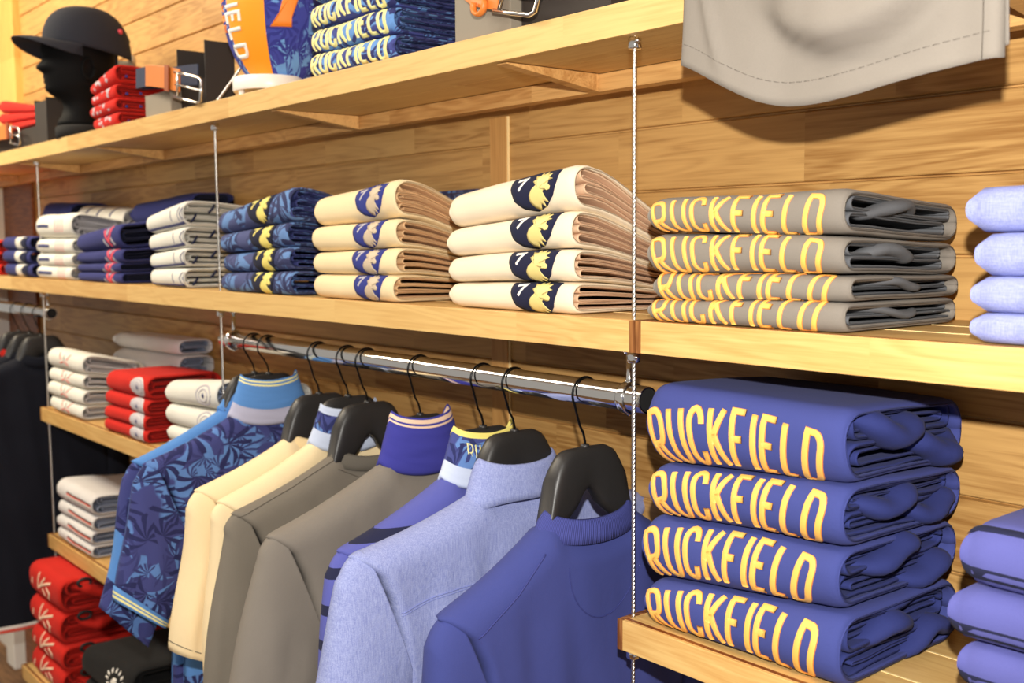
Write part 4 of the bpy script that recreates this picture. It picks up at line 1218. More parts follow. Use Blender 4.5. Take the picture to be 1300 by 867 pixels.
# cream/navy rugby shirts
def deco_bar(F, R, i):
    mb = MB(); stroke(mb, [(.035, .0), (.15, .0)], .005, F.F, .0008, False); part(mb, 'chest_bar', M['pnavy'], R, 'small navy bar')
    mb = MB()
    for k in range(4): stroke(mb, [(.20 + k * .02, -.018), (.205 + k * .02, .0), (.20 + k * .02, .018)], .0012, F.F, .0007, False)
    part(mb, 'fine_print', M['pcoral'], R, 'fine coral print')
stack('white_rugby_shirt', 'folded off-white rugby shirt with small navy bar', 'rugby shirt', 'folded off-white rugby shirts at the left of the middle shelf',
      -2.50, -2.17, .004, .155, ZM, [.190, .118, .076, .038, .0], [.190, .118, .076, .038, .0], .9, [M['white'], M['white2']], deco_bar, seed=8, loops=3, res=12, jx=.014, where='beside the leftmost cable')
def deco_block(F, R, i):
    mb = MB(); L_ = F.H * .5
    poly(mb, [(.16, -L_), (.27, -L_), (.27, L_), (.16, L_)], F.F, .0009, 0, ds=.01); part(mb, 'ivory_panel', M['white'], R, 'ivory panel')
    mb = MB(); poly(mb, [(.225, -L_ * .8), (.27, -L_), (.285, L_), (.24, L_ * .7), (.215, .0)], F.F, .0018, 0, ds=.01); part(mb, 'dark_collar', M['navy'], R, 'dark collar opening')
stack('navy_rugby_shirt', 'folded navy and ivory rugby shirt', 'rugby shirt', 'folded navy and ivory rugby shirts at the far left of the middle shelf',
      -2.86, -2.56, .004, .155, ZM, [.128, .084, .043, .0], [.128, .084, .043, .0], 1., [M['navy2'], M['navy']], deco_block, seed=9, loops=2, res=10, where='at the far left of the middle shelf')
stack('red_shirt', 'folded red shirt', 'shirt', 'folded red shirts at the left edge of the middle shelf',
      -3.20, -2.90, .004, .22, ZM, [.118, .08, .04, .0], [.118, .08, .04, .0], 1., [M['red'], M['red']], None, seed=10, loops=2, res=10, where='cut by the left edge, on the middle shelf')
# light blue shirts right
stack('light_blue_shirt', 'folded light blue chambray shirt', 'shirt', 'folded light blue shirts at the right of the middle shelf',
      .424, .72, .004, .22, ZM, [.150, .106, .064, .029, .0], [.150, .106, .066, .030, .0], 1., [M['chambray2'], M['chambray2']], None, seed=11, loops=2, res=20, jx=.007, where='at the right edge of the middle shelf')
M['lstripe'] = striped('lavender_navy_stripe', C(120, 122, 196), [])
def deco_ls(F, R, i):
    mb = MB(); stroke(mb, [(.003, -F.H * .26), (F.W - .003, -F.H * .26)], .0072, F.F, .0006, False)
    if i == 0: stroke(mb, [(.003, F.H * .50), (F.W - .003, F.H * .50)], .0044, F.F, .0006, False)
    part(mb, 'stripe', M['patch'], R, 'navy stripe')
stack('lavender_striped_shirt', 'folded lavender-blue shirt with navy stripe', 'shirt', 'folded lavender-blue striped shirts at the lower right edge',
      .424, .74, -.004, .235, ZL1, [-.172, -.236, -.290, -.340, -.391], [-.172, -.236, -.290, -.340, -.391], 1., [M['royal2'], M['royal2']], deco_ls, seed=12, loops=2, res=20, jx=.005, where='at the lower right edge')

# ------------------------------------------------------------------ stacks on the left cubby shelves
def deco_spark(F, R, i):
    mb = MB(); s, k = .17, .026
    for p in ([(-.9, .9), (-.5, .1)], [(.9, .9), (.4, .1)], [(-.7, -.3), (-.1, -.1)], [(.6, -.4), (.1, -.1)]): stroke(mb, place(p, s, 0, k, .050), .0022, F.F, .0008, False)
    part(mb, 'motif_rays', M['pred'], R, 'thin red rays')
    mb = MB(); stroke(mb, place([(0, .6), (0, 0)], s, 0, k), .0018, F.F, .0008, False); part(mb, 'motif_line', M['pdark'], R)
stack('white_tshirt', 'folded white T-shirt with small red rays', 'T-shirt', 'folded white T-shirts with red rays on the upper left shelf',
      -2.435, -2.125, .004, .172, ZL1, [-.205, -.262, -.304, -.348, -.391], [-.205, -.262, -.304, -.348, -.391], .84, [M['white'], M['white2']], deco_spark, seed=13, loops=2, res=12, where='beside the leftmost cable')
def deco_badge(sp, rad, disc, ring):
    def d(F, R, i):
        c = [(sp + 1.7 * rad * math.cos(2 * PI * k / 20), rad * math.sin(2 * PI * k / 20)) for k in range(20)]
        mb = MB()
        if disc: poly(mb, c, F.F, .0008, 0); part(mb, 'round_badge', M[disc], R, 'pale round badge')
        mb = MB(); stroke(mb, c + [c[0]], .0022, F.F, .0011, False, .005)
        stroke(mb, [(sp + rad * 1.0 * math.cos(2 * PI * k / 16), rad * .6 * math.sin(2 * PI * k / 16)) for k in range(17)], .0016, F.F, .0011, False, .005)
        part(mb, 'badge_ring', M[ring], R)
        mb = MB(); poly(mb, place([(-.4, -.1), (-.1, .4), (.3, .1), (.4, -.3), (0, -.4)], sp, 0, rad * .6), F.F, .0014, 0); part(mb, 'badge_mark', M['pnavy'], R)
    return d
stack('red_tshirt', 'folded red T-shirt with pale round badge', 'T-shirt', 'folded red T-shirts with round badge on the upper left shelf',
      -1.96, -1.66, .004, .190, ZL1, [-.232, -.284, -.322, -.357, -.391], [-.222, -.284, -.322, -.357, -.391], 1., [M['red'], M['red']], deco_badge(.245, .024, 'pgrey', 'white2') , seed=14, loops=3, res=12, where='between two white stacks')
stack('white_badge_tshirt', 'folded white T-shirt with round ring badge', 'T-shirt', 'folded white T-shirts with ring badge behind the middle cable',
      -1.545, -1.255, .004, .225, ZL1, [-.222, -.276, -.326, -.362, -.391], [-.196, -.262, -.316, -.356, -.391], .9, [M['white'], M['greyin']], deco_badge(.235, .022, None, 'pgrey'), seed=15, loops=2, res=12, where='behind the middle cable')
def deco_tri(F, R, i):
    for nm, off, mt in (('line_dark', .0045, 'pdark'), ('line_red', -.0005, 'pred'), ('line_white', -.0050, 'pwhite')):
        mb = MB(); stroke(mb, [(.12, off + .004), (.19, off), (F.W - .004, off)], .0021, F.F, .0009, False)
        part(mb, nm, M[mt], R)
    mb = MB(); stroke(mb, [(.12, -.014), (.125, -.026)], .0018, F.F, .0008, False); part(mb, 'small_mark', M['pdark'], R)
stack('tricolour_shirt', 'folded white shirt with tricolour chest lines', 'shirt', 'folded white shirts with tricolour lines on the second left shelf',
      -2.415, -2.10, .004, .225, ZL2, [-.595, -.660, -.704, -.743, -.781], [-.600, -.660, -.704, -.743, -.781], .92, [M['white2'], M['greyin']], deco_tri, seed=16, loops=2, res=12, where='on the second left shelf')
def deco_sticks(F, R, i):
    mb = MB(); s, k = .15, .036
    for p in ([(-1.3, -.3), (-1.2, .2)], [(-.5, 1.), (-.6, -.4)], [(.1, .8), (-.4, -.2)], [(.7, .7), (-.5, -.2)], [(.3, .1), (.6, -.2), (.4, -.8)], [(-.1, -.2), (.1, -.7)]):
        stroke(mb, place(p, s, 0, k, .085), .0040, F.F, .0010, False)
    part(mb, 'stick_motif', M['pcream'], R, 'cream crossed sticks')
    mb = MB(); p0 = F.warp(F.W - .002, .05, F.H * .86, False)
    tube(mb, [p0 + Vector((.012, .018 * math.cos(a) + .02, .011 * math.sin(a))) for a in [2 * PI * q / 20 for q in range(21)]], .0042, 8)
    part(mb, 'loop', M['loop'], R, 'black loop')
stack('red_sweatshirt', 'folded red sweatshirt with cream crossed sticks', 'sweatshirt', 'folded red sweatshirts on the base shelf',
      -2.42, -2.13, -.085, .30, ZL3, [-.832, -.930, -1.020, -1.094, -1.176], [-.832, -.930, -1.020, -1.094, -1.176], .97, [M['red'], M['red']], deco_sticks, seed=17, loops=2, res=16, sleeves=1, thick=.0065, jx=.012, where='on the base shelf')
def deco_roundlogo(F, R, i):
    sp, t0, rad = .27, .006, .030
    mb = MB()
    for k in range(9):
        a = math.radians(200 - k * 26)
        stroke(mb, [(sp + rad * 1.5 * math.cos(a), t0 + rad * .8 * math.sin(a)), (sp + rad * 2.1 * math.cos(a), t0 + rad * 1.12 * math.sin(a))], .0034, F.F, .001, False)
    poly(mb, place([(-.5, -.7), (-.55, 0), (-.2, .5), (.2, .5), (.1, .2), (.45, .1), (.2, -.1), (.3, -.6), (0, -.3), (-.2, -.8)], sp, t0, rad * .8, rad * 1.7), F.F, .001, 0)
    part(mb, 'round_logo', M['pwhite'], R, 'white round logo')
stack('black_shirt', 'folded black shirt with white round logo', 'shirt', 'folded black shirts on the base shelf',
      -1.96, -1.60, -.085, .27, ZL3, [-.965, -1.045, -1.11, -1.176], [-.925, -1.055, -1.115, -1.176], .98, [M['black'], M['black']], deco_roundlogo, seed=18, loops=2, res=14, where='right of the red base sweatshirts')
stack('white_base_shirt', 'folded white shirt', 'shirt', 'folded white shirts on the base shelf behind the polo hem',
      -1.50, -1.24, -.085, .27, ZL3, [-.965, -1.04, -1.11, -1.176], [-.965, -1.04, -1.11, -1.176], .98, [M['white'], M['white']], None, seed=19, loops=2, res=12, where='right of the black shirts on the base shelf')

# shirts lying at the back of shelves (only their tops show)
def lump(name, label, cat, x0, x1, y0, y1, z0, z1, mats, deco=None, seed=0, kb=.95):
    f = Fold(x0, x1, y0, y1 - y0, (z0, z1), (z0, z1), z0, kb, seed, mats)
    return f.build(name, label, cat, None, loops=2, res=14, deco=deco)

# ------------------------------------------------------------------ top shelf goods
# mannequin head with a cap
def head(x, y, z):
    r = empty('mannequin_head', (x, y, z), 'matt black mannequin head facing left, wearing the cap', 'mannequin head')
    # profile: forward distance toward -y at height, half width
    prof = [(0., .060, .055, .056), (.012, .058, .054, .054), (.03, .046, .046, .046), (.05, .040, .046, .044), (.068, .046, .050, .048), (.082, .074, .056, .054), (.092, .088, .064, .058), (.10, .092, .072, .062), (.108, .088, .078, .066),
            (.116, .094, .082, .068), (.124, .091, .086, .070), (.130, .095, .088, .071), (.137, .092, .091, .073), (.144, .100, .093, .074), (.150, .112, .095, .075), (.157, .111, .097, .075), (.166, .102, .098, .076), (.176, .094, .100, .077), (.186, .092, .101, .078),
            (.198, .097, .101, .079), (.215, .096, .100, .078), (.235, .090, .096, .074), (.252, .078, .086, .064), (.264, .058, .066, .048), (.270, .030, .036, .026)]
    mb = MB(); n = 36; vs = []; fs = []
    for (h, fr, bk, hw) in prof:
        for k in range(n):
            t = 2 * PI * k / n; c, s = math.cos(t), math.sin(t)
            # nose and lips only near the mid line
            base = min(fr, interp([(0, .06), (.06, .045), (.09, .074), (.13, .084), (.2, .092), (.27, .03)], h)) if h > .07 else fr
            mid = max(0., -s) ** 14
            f_ = lerp(base, fr, mid)
            yy = s * (f_ if s < 0 else bk)
            vs.append((x + hw * math.copysign(abs(c) ** .9, c), y + yy, z + h))
    for j in range(len(prof) - 1):
        for k in range(n): k2 = (k + 1) % n; fs.append((j * n + k, j * n + k2, (j + 1) * n + k2, (j + 1) * n + k))
    fs.append(tuple(range(n))[::-1]); fs.append(tuple(range((len(prof) - 1) * n, len(prof) * n)))
    mb.add(vs, fs); mb.build('head', M['mannequin'], r)
    for sgn in (-1, 1):
        mb = MB(); tube(mb, [(x + sgn * .077, y + .004 + .016 * math.cos(a), z + .150 + .028 * math.sin(a)) for a in [2 * PI * q / 16 for q in range(17)]], .005, 8); mb.build('ear', M['mannequin'], r)
    return r
hx, hy, hz = -2.2, .060, ZT
head(hx, hy, hz + .036)
mb = MB(); lathe(mb, [(.075, 0), (.075, .030), (.068, .0355)], (hx, hy + .01, hz + .0003), 32)
o = mb.build('display_plinth', M['blackin'], origin=(hx, hy, hz)); tag(o, 'low black disc under the mannequin head', 'plinth')
def cap(x, y, z):
    r = empty('baseball_cap', (x, y, z), 'charcoal baseball cap on the black mannequin head', 'cap')
    mb = MB(); n = 44; rows = 18; vs = []; fs = []
    A, B, Hc = .098, .124, .128
    def dome(t, f):
        """t around, f 0 brim line .. 1 crown"""
        c, s = math.cos(t), math.sin(t)
        w = math.cos(f * PI / 2) ** .72 if f < 1 else 0
        rim = .021 * (-s)            # rim rises to the front
        zz = lerp(rim, Hc, math.sin(f * PI / 2) ** 1.0)
        bk = 1.06 if s > 0 else .92 + .06 * f
        return Vector((x + A * c * w, y + B * s * w * bk + .004, z + zz ))
    for j in range(rows + 1):
        f = j / rows
        for k in range(n): vs.append(dome(2 * PI * k / n, min(f, .999)))
    for j in range(rows):
        for k in range(n):
            k2 = (k + 1) % n; t = 2 * PI * (k + .5) / n; f = (j + .5) / rows
            if math.sin(t) > .86 and f < .30: continue      # opening above the strap
            fs.append((j * n + k, j * n + k2, (j + 1) * n + k2, (j + 1) * n + k))
    mb.add(vs, fs); o = mb.build('crown', M['cap'], r); o.modifiers.new('solid', 'SOLIDIFY').thickness = .002
    mb = MB(); lathe(mb, [(.008, 0), (.0075, .003), (.003, .005)], (x, y + .004, z + Hc - .002), 14); mb.build('button', M['cap'], r)
    # peak
    mb = MB(); vs = []; fs = []; nu, nv = 24, 10
    for side in (0, 1):
        for i in range(nu + 1):
            a = math.radians(lerp(200, 340, i / nu)); root_ = dome(a, 0.02)
            for j in range(nv + 1):
                f = j / nv; q = math.sin((i / nu) * PI)
                L_ = .080 * q ** .6
                p = root_ + Vector((math.cos(a) * L_ * f * .35, -L_ * f, .004 * f * q - .034 * (abs(math.cos(a)) ** 2) * f + .006 * math.sin(f * PI)))
                p.z += -.0025 * side
                vs.append(p)
    m = nv + 1; b2 = (nu + 1) * m
    for side in (0, 1):
        for i in range(nu):
            for j in range(nv):
                q = (i * m + j, (i + 1) * m + j, (i + 1) * m + j + 1, i * m + j + 1)
                fs.append(tuple(v + side * b2 for v in (q if not side else q[::-1])))
    for i in range(nu): fs.append((i * m + nv, (i + 1) * m + nv, b2 + (i + 1) * m + nv, b2 + i * m + nv))
    mb.add(vs, fs); mb.build('peak', M['cap'], r)
    mb = MB(); vs = []; 
    K = [math.radians(lerp(52, 128, i / 12)) for i in range(13)]
    for a in K:
        p = dome(a, .0); vs += [p + Vector((0, .003, -.002)), p + Vector((0, .003, .018))]
    mb.add(vs, [(2 * i, 2 * i + 1, 2 * i + 3, 2 * i + 2) for i in range(12)]); o = mb.build('back_strap', M['strap'], r); o.modifiers.new('solid', 'SOLIDIFY').thickness = .002
    mb = MB(); p = dome(math.radians(38), .34); box(mb, p.x - .002, p.x + .003, p.y - .006, p.y + .006, p.z - .005, p.z + .007); part(mb, 'side_tab', M['pcoral'], r, 'small coral tab')
cap(hx, hy + .020, hz + .237)

# small red folded shirts
def deco_bluefloral(F, R, i):
    mb = MB(); rr = random.Random(i + 50)
    for k in range(9):
        s_ = .03 + rr.random() * (F.W - .07); t_ = rr.uniform(-.012, .012)
        poly(mb, [(s_ + .007 * math.cos(a) * rr.uniform(.5, 1.3), t_ + .005 * math.sin(a) * rr.uniform(.5, 1.3)) for a in [2 * PI * q / 7 for q in range(7)]], F.F, .0007, 0, .01)
    part(mb, 'flower_print', M['pgrey'], R, 'grey-mauve flower print')
    mb = MB()
    for k in range(5):
        p = F.warp(F.W - .0005, .03 + k * .035, F.H * (.35 + .1 * (k % 2)), False); tube(mb, [p, p + Vector((.0035, .003, -.002))], .0032, 7)
    part(mb, 'dark_dots', M['patch2'], R, 'small navy dots')
stack('small_red_shirt', 'small folded red shirt with mauve flowers', 'shirt', 'small folded red floral shirts on the top shelf',
      -1.965, -1.78, .004, .22, ZT, [.515, .485, .455, .425, .394], [.545, .500, .462, .430, .394], .95, [M['red'], M['red']], deco_bluefloral, seed=21, loops=3, res=14, where='beside the mannequin head')
stack('red_jersey', 'folded red jersey', 'jersey', 'folded red jerseys at the left end of the top shelf',
      -2.90, -2.46, .02, .08, ZT + .062, [.572, .530, .492, .456], [.512, .492, .474, .456], .9, [M['red'], M['red']], None, seed=22, loops=2, res=10, where='on a black box at the left edge of the top shelf')

def box_shell(name, label, x0, x1, y0, y1, z0, z1, mat, inside, t=.003, openface='x-', group=None, extra=None, rot=0.):
    """card tube: four walls, open towards -y, with an inner shelf part way up"""
    r = empty(name, ((x0 + x1) / 2, (y0 + y1) / 2, z0), label, 'display box', group)
    mb = MB()
    box(mb, x0, x0 + t, y0, y1, z0, z1); box(mb, x1 - t, x1, y0, y1, z0, z1)
    box(mb, x0 + t, x1 - t, y0, y1, z0, z0 + t); box(mb, x0 + t, x1 - t, y1 - t, y1, z0 + t, z1)
    mb.build('shell', mat, r, smooth=False, bevel=.0006)
    if extra is not None:
        mb = MB(); box(mb, x0 + t, x1 - t, y0, y0 + t, z0 + t, extra); mb.build('front_panel', mat, r, smooth=False, bevel=.0006)
    r.rotation_euler.z = math.radians(rot)
    return r
box_shell('display_box', 'tall open black box between the belt and the rugby ball', -1.497, -1.345, .05, .120, ZT, ZT + .150, M['blackbox'], M['blackin'], extra=ZT + .070)
box_shell('display_box', 'black box behind the mannequin head near the red jerseys', -2.92, -2.45, .02, .10, ZT, ZT + .060, M['blackbox'], M['blackin'], extra=ZT + .058)
box_shell('display_box', 'upright black box just left of the mannequin neck', -2.44, -2.33, .01, .07, ZT, ZT + .128, M['blackbox'], M['blackin'], extra=ZT + .12)
box_shell('display_box', 'large olive-grey box right of the palm-print shirts on the top shelf', -.382, -.252, .012, .20, ZT, ZT + .16, M['greybox'], M['blackin'], extra=ZT + .158)
box_shell('display_box', 'dark brown box behind the large tan belt', -.250, -.072, .030, .22, ZT, ZT + .17, M['blackbox'], M['blackin'], extra=ZT + .165)
box_shell('display_box', 'small grey box under the rolled tan and navy belt', -1.630, -1.478, .025, .13, ZT, ZT + .058, M['greybox'], M['blackin'], extra=ZT + .056)

def belt(name, label, c, rad, wd, zc, s=1., ang0=-150, ang1=190, squash=.6, mat='leather', buckle_w=.045, tipdir=None, segs=None):
    """coiled strap seen from the front with a frame buckle; lies in the xy plane"""
    r = empty(name, (c[0], c[1], zc), label, 'belt', 'leather belts on the top shelf')
    mb = MB(); n = 40; th = .0035; vs = []; fs = []; ms = []
    for i in range(n + 1):
        a = math.radians(lerp(ang0, ang1, i / n)); q = Vector((math.cos(a), squash * math.sin(a), 0)); p = Vector((c[0], c[1], 0)) + q * rad
        for (dr, dz) in ((0, -wd / 2), (th, -wd / 2), (th, wd / 2), (0, wd / 2)):
            vs.append((p.x + q.x * dr, p.y + q.y * dr, zc + dz))
    for i in range(n):
        for j in range(4): fs.append((i * 4 + j, i * 4 + (j + 1) % 4, (i + 1) * 4 + (j + 1) % 4, (i + 1) * 4 + j)); ms.append(1 if (segs and i < segs) else 0)
    fs.append((0, 1, 2, 3)); ms.append(0); fs.append((n * 4 + 3, n * 4 + 2, n * 4 + 1, n * 4)); ms.append(0)
    mb.add(vs, fs, ms); mb.build('strap', [M['navyweb'], M['leather']] if segs else M[mat], r, smooth=False, bevel=.0008)
    return r

def flat_buckle(r, o, ex, ez, w, h, bar=.0028):
    """rectangular frame buckle with prong and keeper; o lower-left corner, ex/ez unit axes"""
    o, ex, ez = Vector(o), Vector(ex).normalized(), Vector(ez).normalized()
    P = lambda a, b: o + ex * a + ez * b
    mb = MB()
    pts = [P(0, 0), P(w * .45, -h * .01), P(w * .9, 0), P(w, h * .1), P(w, h * .9), P(w * .9, h), P(w * .45, h * 1.01), P(0, h)]
    tube(mb, pts, bar, 10)
    tube(mb, [P(w * .12, -h * .02), P(w * .12, h * 1.02)], bar * .8, 8)
    mb.build('buckle_frame', M['steel'], r)
    mb = MB(); tube(mb, [P(w * .05, h * .5), P(w * .5, h * .5) + (ex.cross(ez)) * -.004, P(w * 1.02, h * .5) + (ex.cross(ez)) * -.002], bar * .8, 8)
    mb.build('prong', M['steel'], r)

def strap_part(r, name, pts, h, th, mat, ez=(0, 0, 1)):
    """leather band of height h following pts"""
    mb = MB(); ez = Vector(ez).normalized(); vs = []; pts = [Vector(p) for p in pts]; N = len(pts)
    for i, p in enumerate(pts):
        d = (pts[min(i + 1, N - 1)] - pts[max(i - 1, 0)]).normalized(); n = d.cross(ez).normalized()
        for a, b in ((-1, 0), (-1, 1), (1, 1), (1, 0)):
            vs.append(p + n * th / 2 * a * -1 + ez * (h * (b - .5)))
    fs = []
    for i in range(N - 1):
        for j in range(4): fs.append((i * 4 + j, i * 4 + (j + 1) % 4, (i + 1) * 4 + (j + 1) % 4, (i + 1) * 4 + j))
    fs.append((0, 1, 2, 3)[::-1]); fs.append(tuple(range((N - 1) * 4, N * 4)))
    mb.add(vs, fs); return mb.build(name, mat, r, smooth=False, bevel=.0008)
def arcpts(c, r, a0, a1, n, z, sy=1.):
    return [(c[0] + r * math.cos(math.radians(lerp(a0, a1, i / n))), c[1] + sy * r * math.sin(math.radians(lerp(a0, a1, i / n))), z) for i in range(n + 1)]

# belt 1 : navy webbing with tan leather end, in front of the tall black box
def belt_tan_navy():
    r = empty('belt', (-1.5, .05, ZT + .075), 'tan leather and navy webbing belt with square buckle, left of the tall black box', 'belt', 'leather belts on the top shelf')
    ez = (.10, .0, 1.)
    strap_part(r, 'leather_tab', [(-1.56, .002, .488), (-1.50, -.006, .480), (-1.44, -.010, .470), (-1.40, -.010, .463), (-1.352, -.006, .452)], .048, .0040, M['leather'], ez)
    strap_part(r, 'webbing', [(-1.36, .040, .470), (-1.42, .044, .476), (-1.50, .046, .482), (-1.60, .045, .488), (-1.648, .030, .492), (-1.645, .012, .492), (-1.58, .006, .488), (-1.49, .000, .478)], .046, .0034, M['navyweb'], ez)
    strap_part(r, 'keeper', [(-1.412, -.015, .465), (-1.388, -.016, .460)], .056, .003, M['leatheredge'], ez)
    flat_buckle(r, (-1.372, -.012, .420), (1, .05, -.22), (.16, 0, 1), .125, .052, bar=.0032)
belt_tan_navy()
# belt at the far left
def belt_left():
    r = empty('belt', (-2.72, .0, ZT + .03), 'tan belt with pale metal buckle at the left edge of the top shelf', 'belt', 'leather belts on the top shelf')
    z0 = ZT + .030
    z0 += .03
    strap_part(r, 'leather_tab', [(-2.98, .0, z0), (-2.86, -.006, z0), (-2.74, -.008, z0 - .002), (-2.62, -.006, z0 - .006)], .044, .004, M['leather'])
    strap_part(r, 'keeper', [(-2.66, -.013, z0 - .004), (-2.635, -.013, z0 - .004)], .050, .003, M['leatheredge'])
    flat_buckle(r, (-2.635, -.010, z0 - .040), (1, .05, -.15), (0, 0, 1), .09, .05)
belt_left()
# large belt at the right: tan strap end and long open buckle
def belt_right():
    r = empty('belt', (-.25, -.02, ZT + .03), 'large tan belt with long chrome buckle in front of the olive-grey box', 'belt', 'leather belts on the top shelf')
    strap_part(r, 'leather_tab', [(-.345, .006, .476), (-.315, -.004, .462), (-.285, -.008, .452), (-.252, -.008, .444)], .048, .005, M['leather'], (.12, 0, 1))
    mb = MB(); tube(mb, [(-.290 + .013 * math.cos(a), -.015, .432 + .012 * math.sin(a)) for a in [math.radians(q) for q in range(150, 391, 20)]], .0035, 8, squash=(1., 1.6)); mb.build('keeper', M['leather'], r)
    flat_buckle(r, (-.258, -.014, .420), (1, .0, -.24), (.45, 0, 1), .088, .052, bar=.0034)
belt_right()

# rugby ball on a white ring
bx, by, bz = -1.105, .110, ZT
RB, HB = .118, .180
def ballF(az0):
    """surface function around the ball: s = arc around the waist from azimuth az0 (degrees, seen from -y), t = height from the centre"""
    def F(s, t, h=0.):
        t = max(-HB * .995, min(HB * .995, t))
        rr_ = RB * math.sqrt(1 - (t / HB) ** 2)
        a = math.radians(az0) + s / RB
        n = Vector((math.cos(a) / RB * (rr_ / RB), math.sin(a) / RB * (rr_ / RB), t / HB ** 2)).normalized()
        return Vector((bx + rr_ * math.cos(a), by + rr_ * math.sin(a), cz + t)) + n * h
    return F
cz = ZT + .022 + HB * .93
r = empty('rugby_ball', (bx, by, ZT + .03), 'upright rugby ball with orange panel, palm print and white capitals', 'ball')
mb = MB(); n = 48
prof = [(RB * math.sin(PI * i / 30), -HB * math.cos(PI * i / 30)) for i in range(31)]
prof[0] = (.001, -HB); prof[-1] = (.001, HB)
vs = []; us = []; fs = []
for j, (q_, z_) in enumerate(prof):
    for k in range(n + 1): t = 2 * PI * k / n; vs.append((bx + q_ * math.cos(t), by + q_ * math.sin(t), cz + z_)); us.append((t * RB, z_))
for j in range(30):
    for k in range(n): fs.append((j * (n + 1) + k, j * (n + 1) + k + 1, (j + 1) * (n + 1) + k + 1, (j + 1) * (n + 1) + k))
mb.add(vs, fs, 0, us); mb.build('ball_skin', M['ballfloral'], r)
def ball_patch(az_fn0, az_fn1, t0, t1, h, name, mat, rows=24, cols=10, label=None):
    mb = MB(); vs = []; F = ballF(0)
    for i in range(rows + 1):
        t = lerp(t0, t1, i / rows)
        for j in range(cols + 1):
            a = lerp(az_fn0(t), az_fn1(t), j / cols); vs.append(F(math.radians(a) * RB, t, h))
    m = cols + 1
    mb.add(vs, [(i * m + j, i * m + j + 1, (i + 1) * m + j + 1, (i + 1) * m + j) for i in range(rows) for j in range(cols)])
    part(mb, name, mat, r, label)
# azimuths: the camera looks at the ball from about -27 degrees (between +x and -y)
ball_patch(lambda t: -91, lambda t: -44, -HB * .93, HB * .93, .0009, 'orange_panel', M['ballorange'], label='plain orange panel')
mb = MB(); Fb = ballF(-88)
def Frot(s, t, h=0.): return Fb(-t, -s, h)     # text runs down the ball, tops towards the right
def Frot2(s, t, h=0.): return Fb(t, -s, h)
word(mb, 'RUCKFIELD', -.150, .112, -.012, .044, .0040, Frot2, 0., False, .0022, ds=.005)
part(mb, 'lettering', M['pwhite'], r, 'white block capitals running down the ball')
mb = MB(); Fc = ballF(-104)
word(mb, "7'S SEVEN", -.085, .060, -.006, .012, .0020, (lambda s, t, h=0.: Fc(t, -s, h)), 0., False, .0014, ds=.005)
part(mb, 'small_lettering', M['porange'], r, 'small orange capitals')
mb = MB(); Fd = ballF(-14)
poly(mb, [(-.052, -.062), (-.008, -.062), (.004, .0), (.02, .06), (.03, .085), (-.045, .085), (-.045, .11), (.07, .11), (.07, .095), (.03, .02), (.0, -.03), (-.004, -.062)][:2] + [(-.008, -.045), (.012, .01), (.05, .1), (.01, .1), (-.022, .0), (-.034, -.04), (-.044, -.052)], Fd, .0016, 0, .008)
part(mb, 'numeral', M['porange'], r, 'large orange figure 7')
s_ = empty('ball_stand', (bx, by, ZT), 'white ring stand under the rugby ball', 'stand')
mb = MB(); lathe(mb, [(.052, .018), (.066, .012), (.072, .0125), (.074, .016), (.074, .036), (.071, .040), (.062, .040), (.050, .032)], (bx, by - .03, ZT), 48); mb.build('ring', M['plastic_white'], s_, auto=50)
for k in range(3):
    a = 2 * PI * k / 3 + .5; mb = MB(); lathe(mb, [(.006, 0.0003), (.006, .013)], (bx + .062 * math.cos(a), by - .03 + .062 * math.sin(a), ZT), 12); mb.build('foot', M['plastic_white'], s_)

# palm print shirts on the top shelf
def deco_pale(F, R, i):
    mb = MB(); word(mb, 'RUCKFIELD', .016, F.W - .020, -.020, .040, .0042, F.F, .004, False, .0009, .0, ds=.006)
    part(mb, 'lettering', M['print_y'], R, 'pale yellow block capitals')
M['floral_top'] = floral('palm_print_top', C(112, 162, 222), C(70, 76, 140), C(48, 50, 96), 12., rot=2.)
o = stack('palm_lettered_shirt', 'folded blue palm-print shirt with pale yellow letters', 'shirt', 'folded lettered palm-print shirts on the top shelf',
      -.812, -.545, .002, .225, ZT, [.572, .523, .480, .436, .394], [.574, .524, .480, .437, .394], .98, [M['floral_top'], M['floral_s']], deco_pale, seed=24, loops=3, res=16, where='right of the rugby ball')

# grey collar shirt lying at the back of the upper left shelf, and two at the back of the middle shelf
def back_item(name, label, cat, x0, x1, z0, z1, mat, stripes=None, seed=30):
    f = Fold(x0, x1, .205, .088, (z0, z1), (z0, z1), z0, 1., seed, [mat, mat])
    return f.build(name, label, cat, None, loops=2, res=12)
stack('pale_shirt', 'pale grey folded shirt', 'shirt', 'pale folded shirts at the back of the upper left shelf', -2.42, -1.90, .190, .098, ZL1, [-.168, -.215, -.270, -.330, -.391], [-.160, -.205, -.262, -.326, -.391], -1, [M['white2'], M['greyin']], None, seed=31, loops=2, res=10, where='behind the red T-shirts on the upper left shelf')
stack('navy_sweater', 'dark navy folded sweater', 'sweater', 'dark navy sweaters at the back of the middle shelf', -2.17, -1.74, .165, .125, ZM, [.215, .15, .075, .0], [.235, .16, .08, .0], -1, [M['navy2'], M['navy']], None, seed=32, loops=2, res=10, where='standing tall behind the navy coral-motif shirts')
stack('striped_rugby_shirt', 'off-white folded rugby shirt with slanted navy stripes', 'rugby shirt', 'navy-striped rugby shirts at the back of the middle shelf', -2.62, -2.22, .165, .125, ZM, [.225, .15, .075, .0], [.205, .14, .07, .0], -1, [M['white'], M['white2']],
      lambda F, R, i: [(lambda mb: (stroke(mb, [(a_, F.H * .1), (a_ + .05, F.H * .9 + .03)], .007, F.F, .0008, False), part(mb, 'slanted_stripe', M['pnavy'], R)))(MB()) for a_ in (.10, .20, .31)], seed=33, loops=2, res=10, where='behind the off-white rugby shirts')
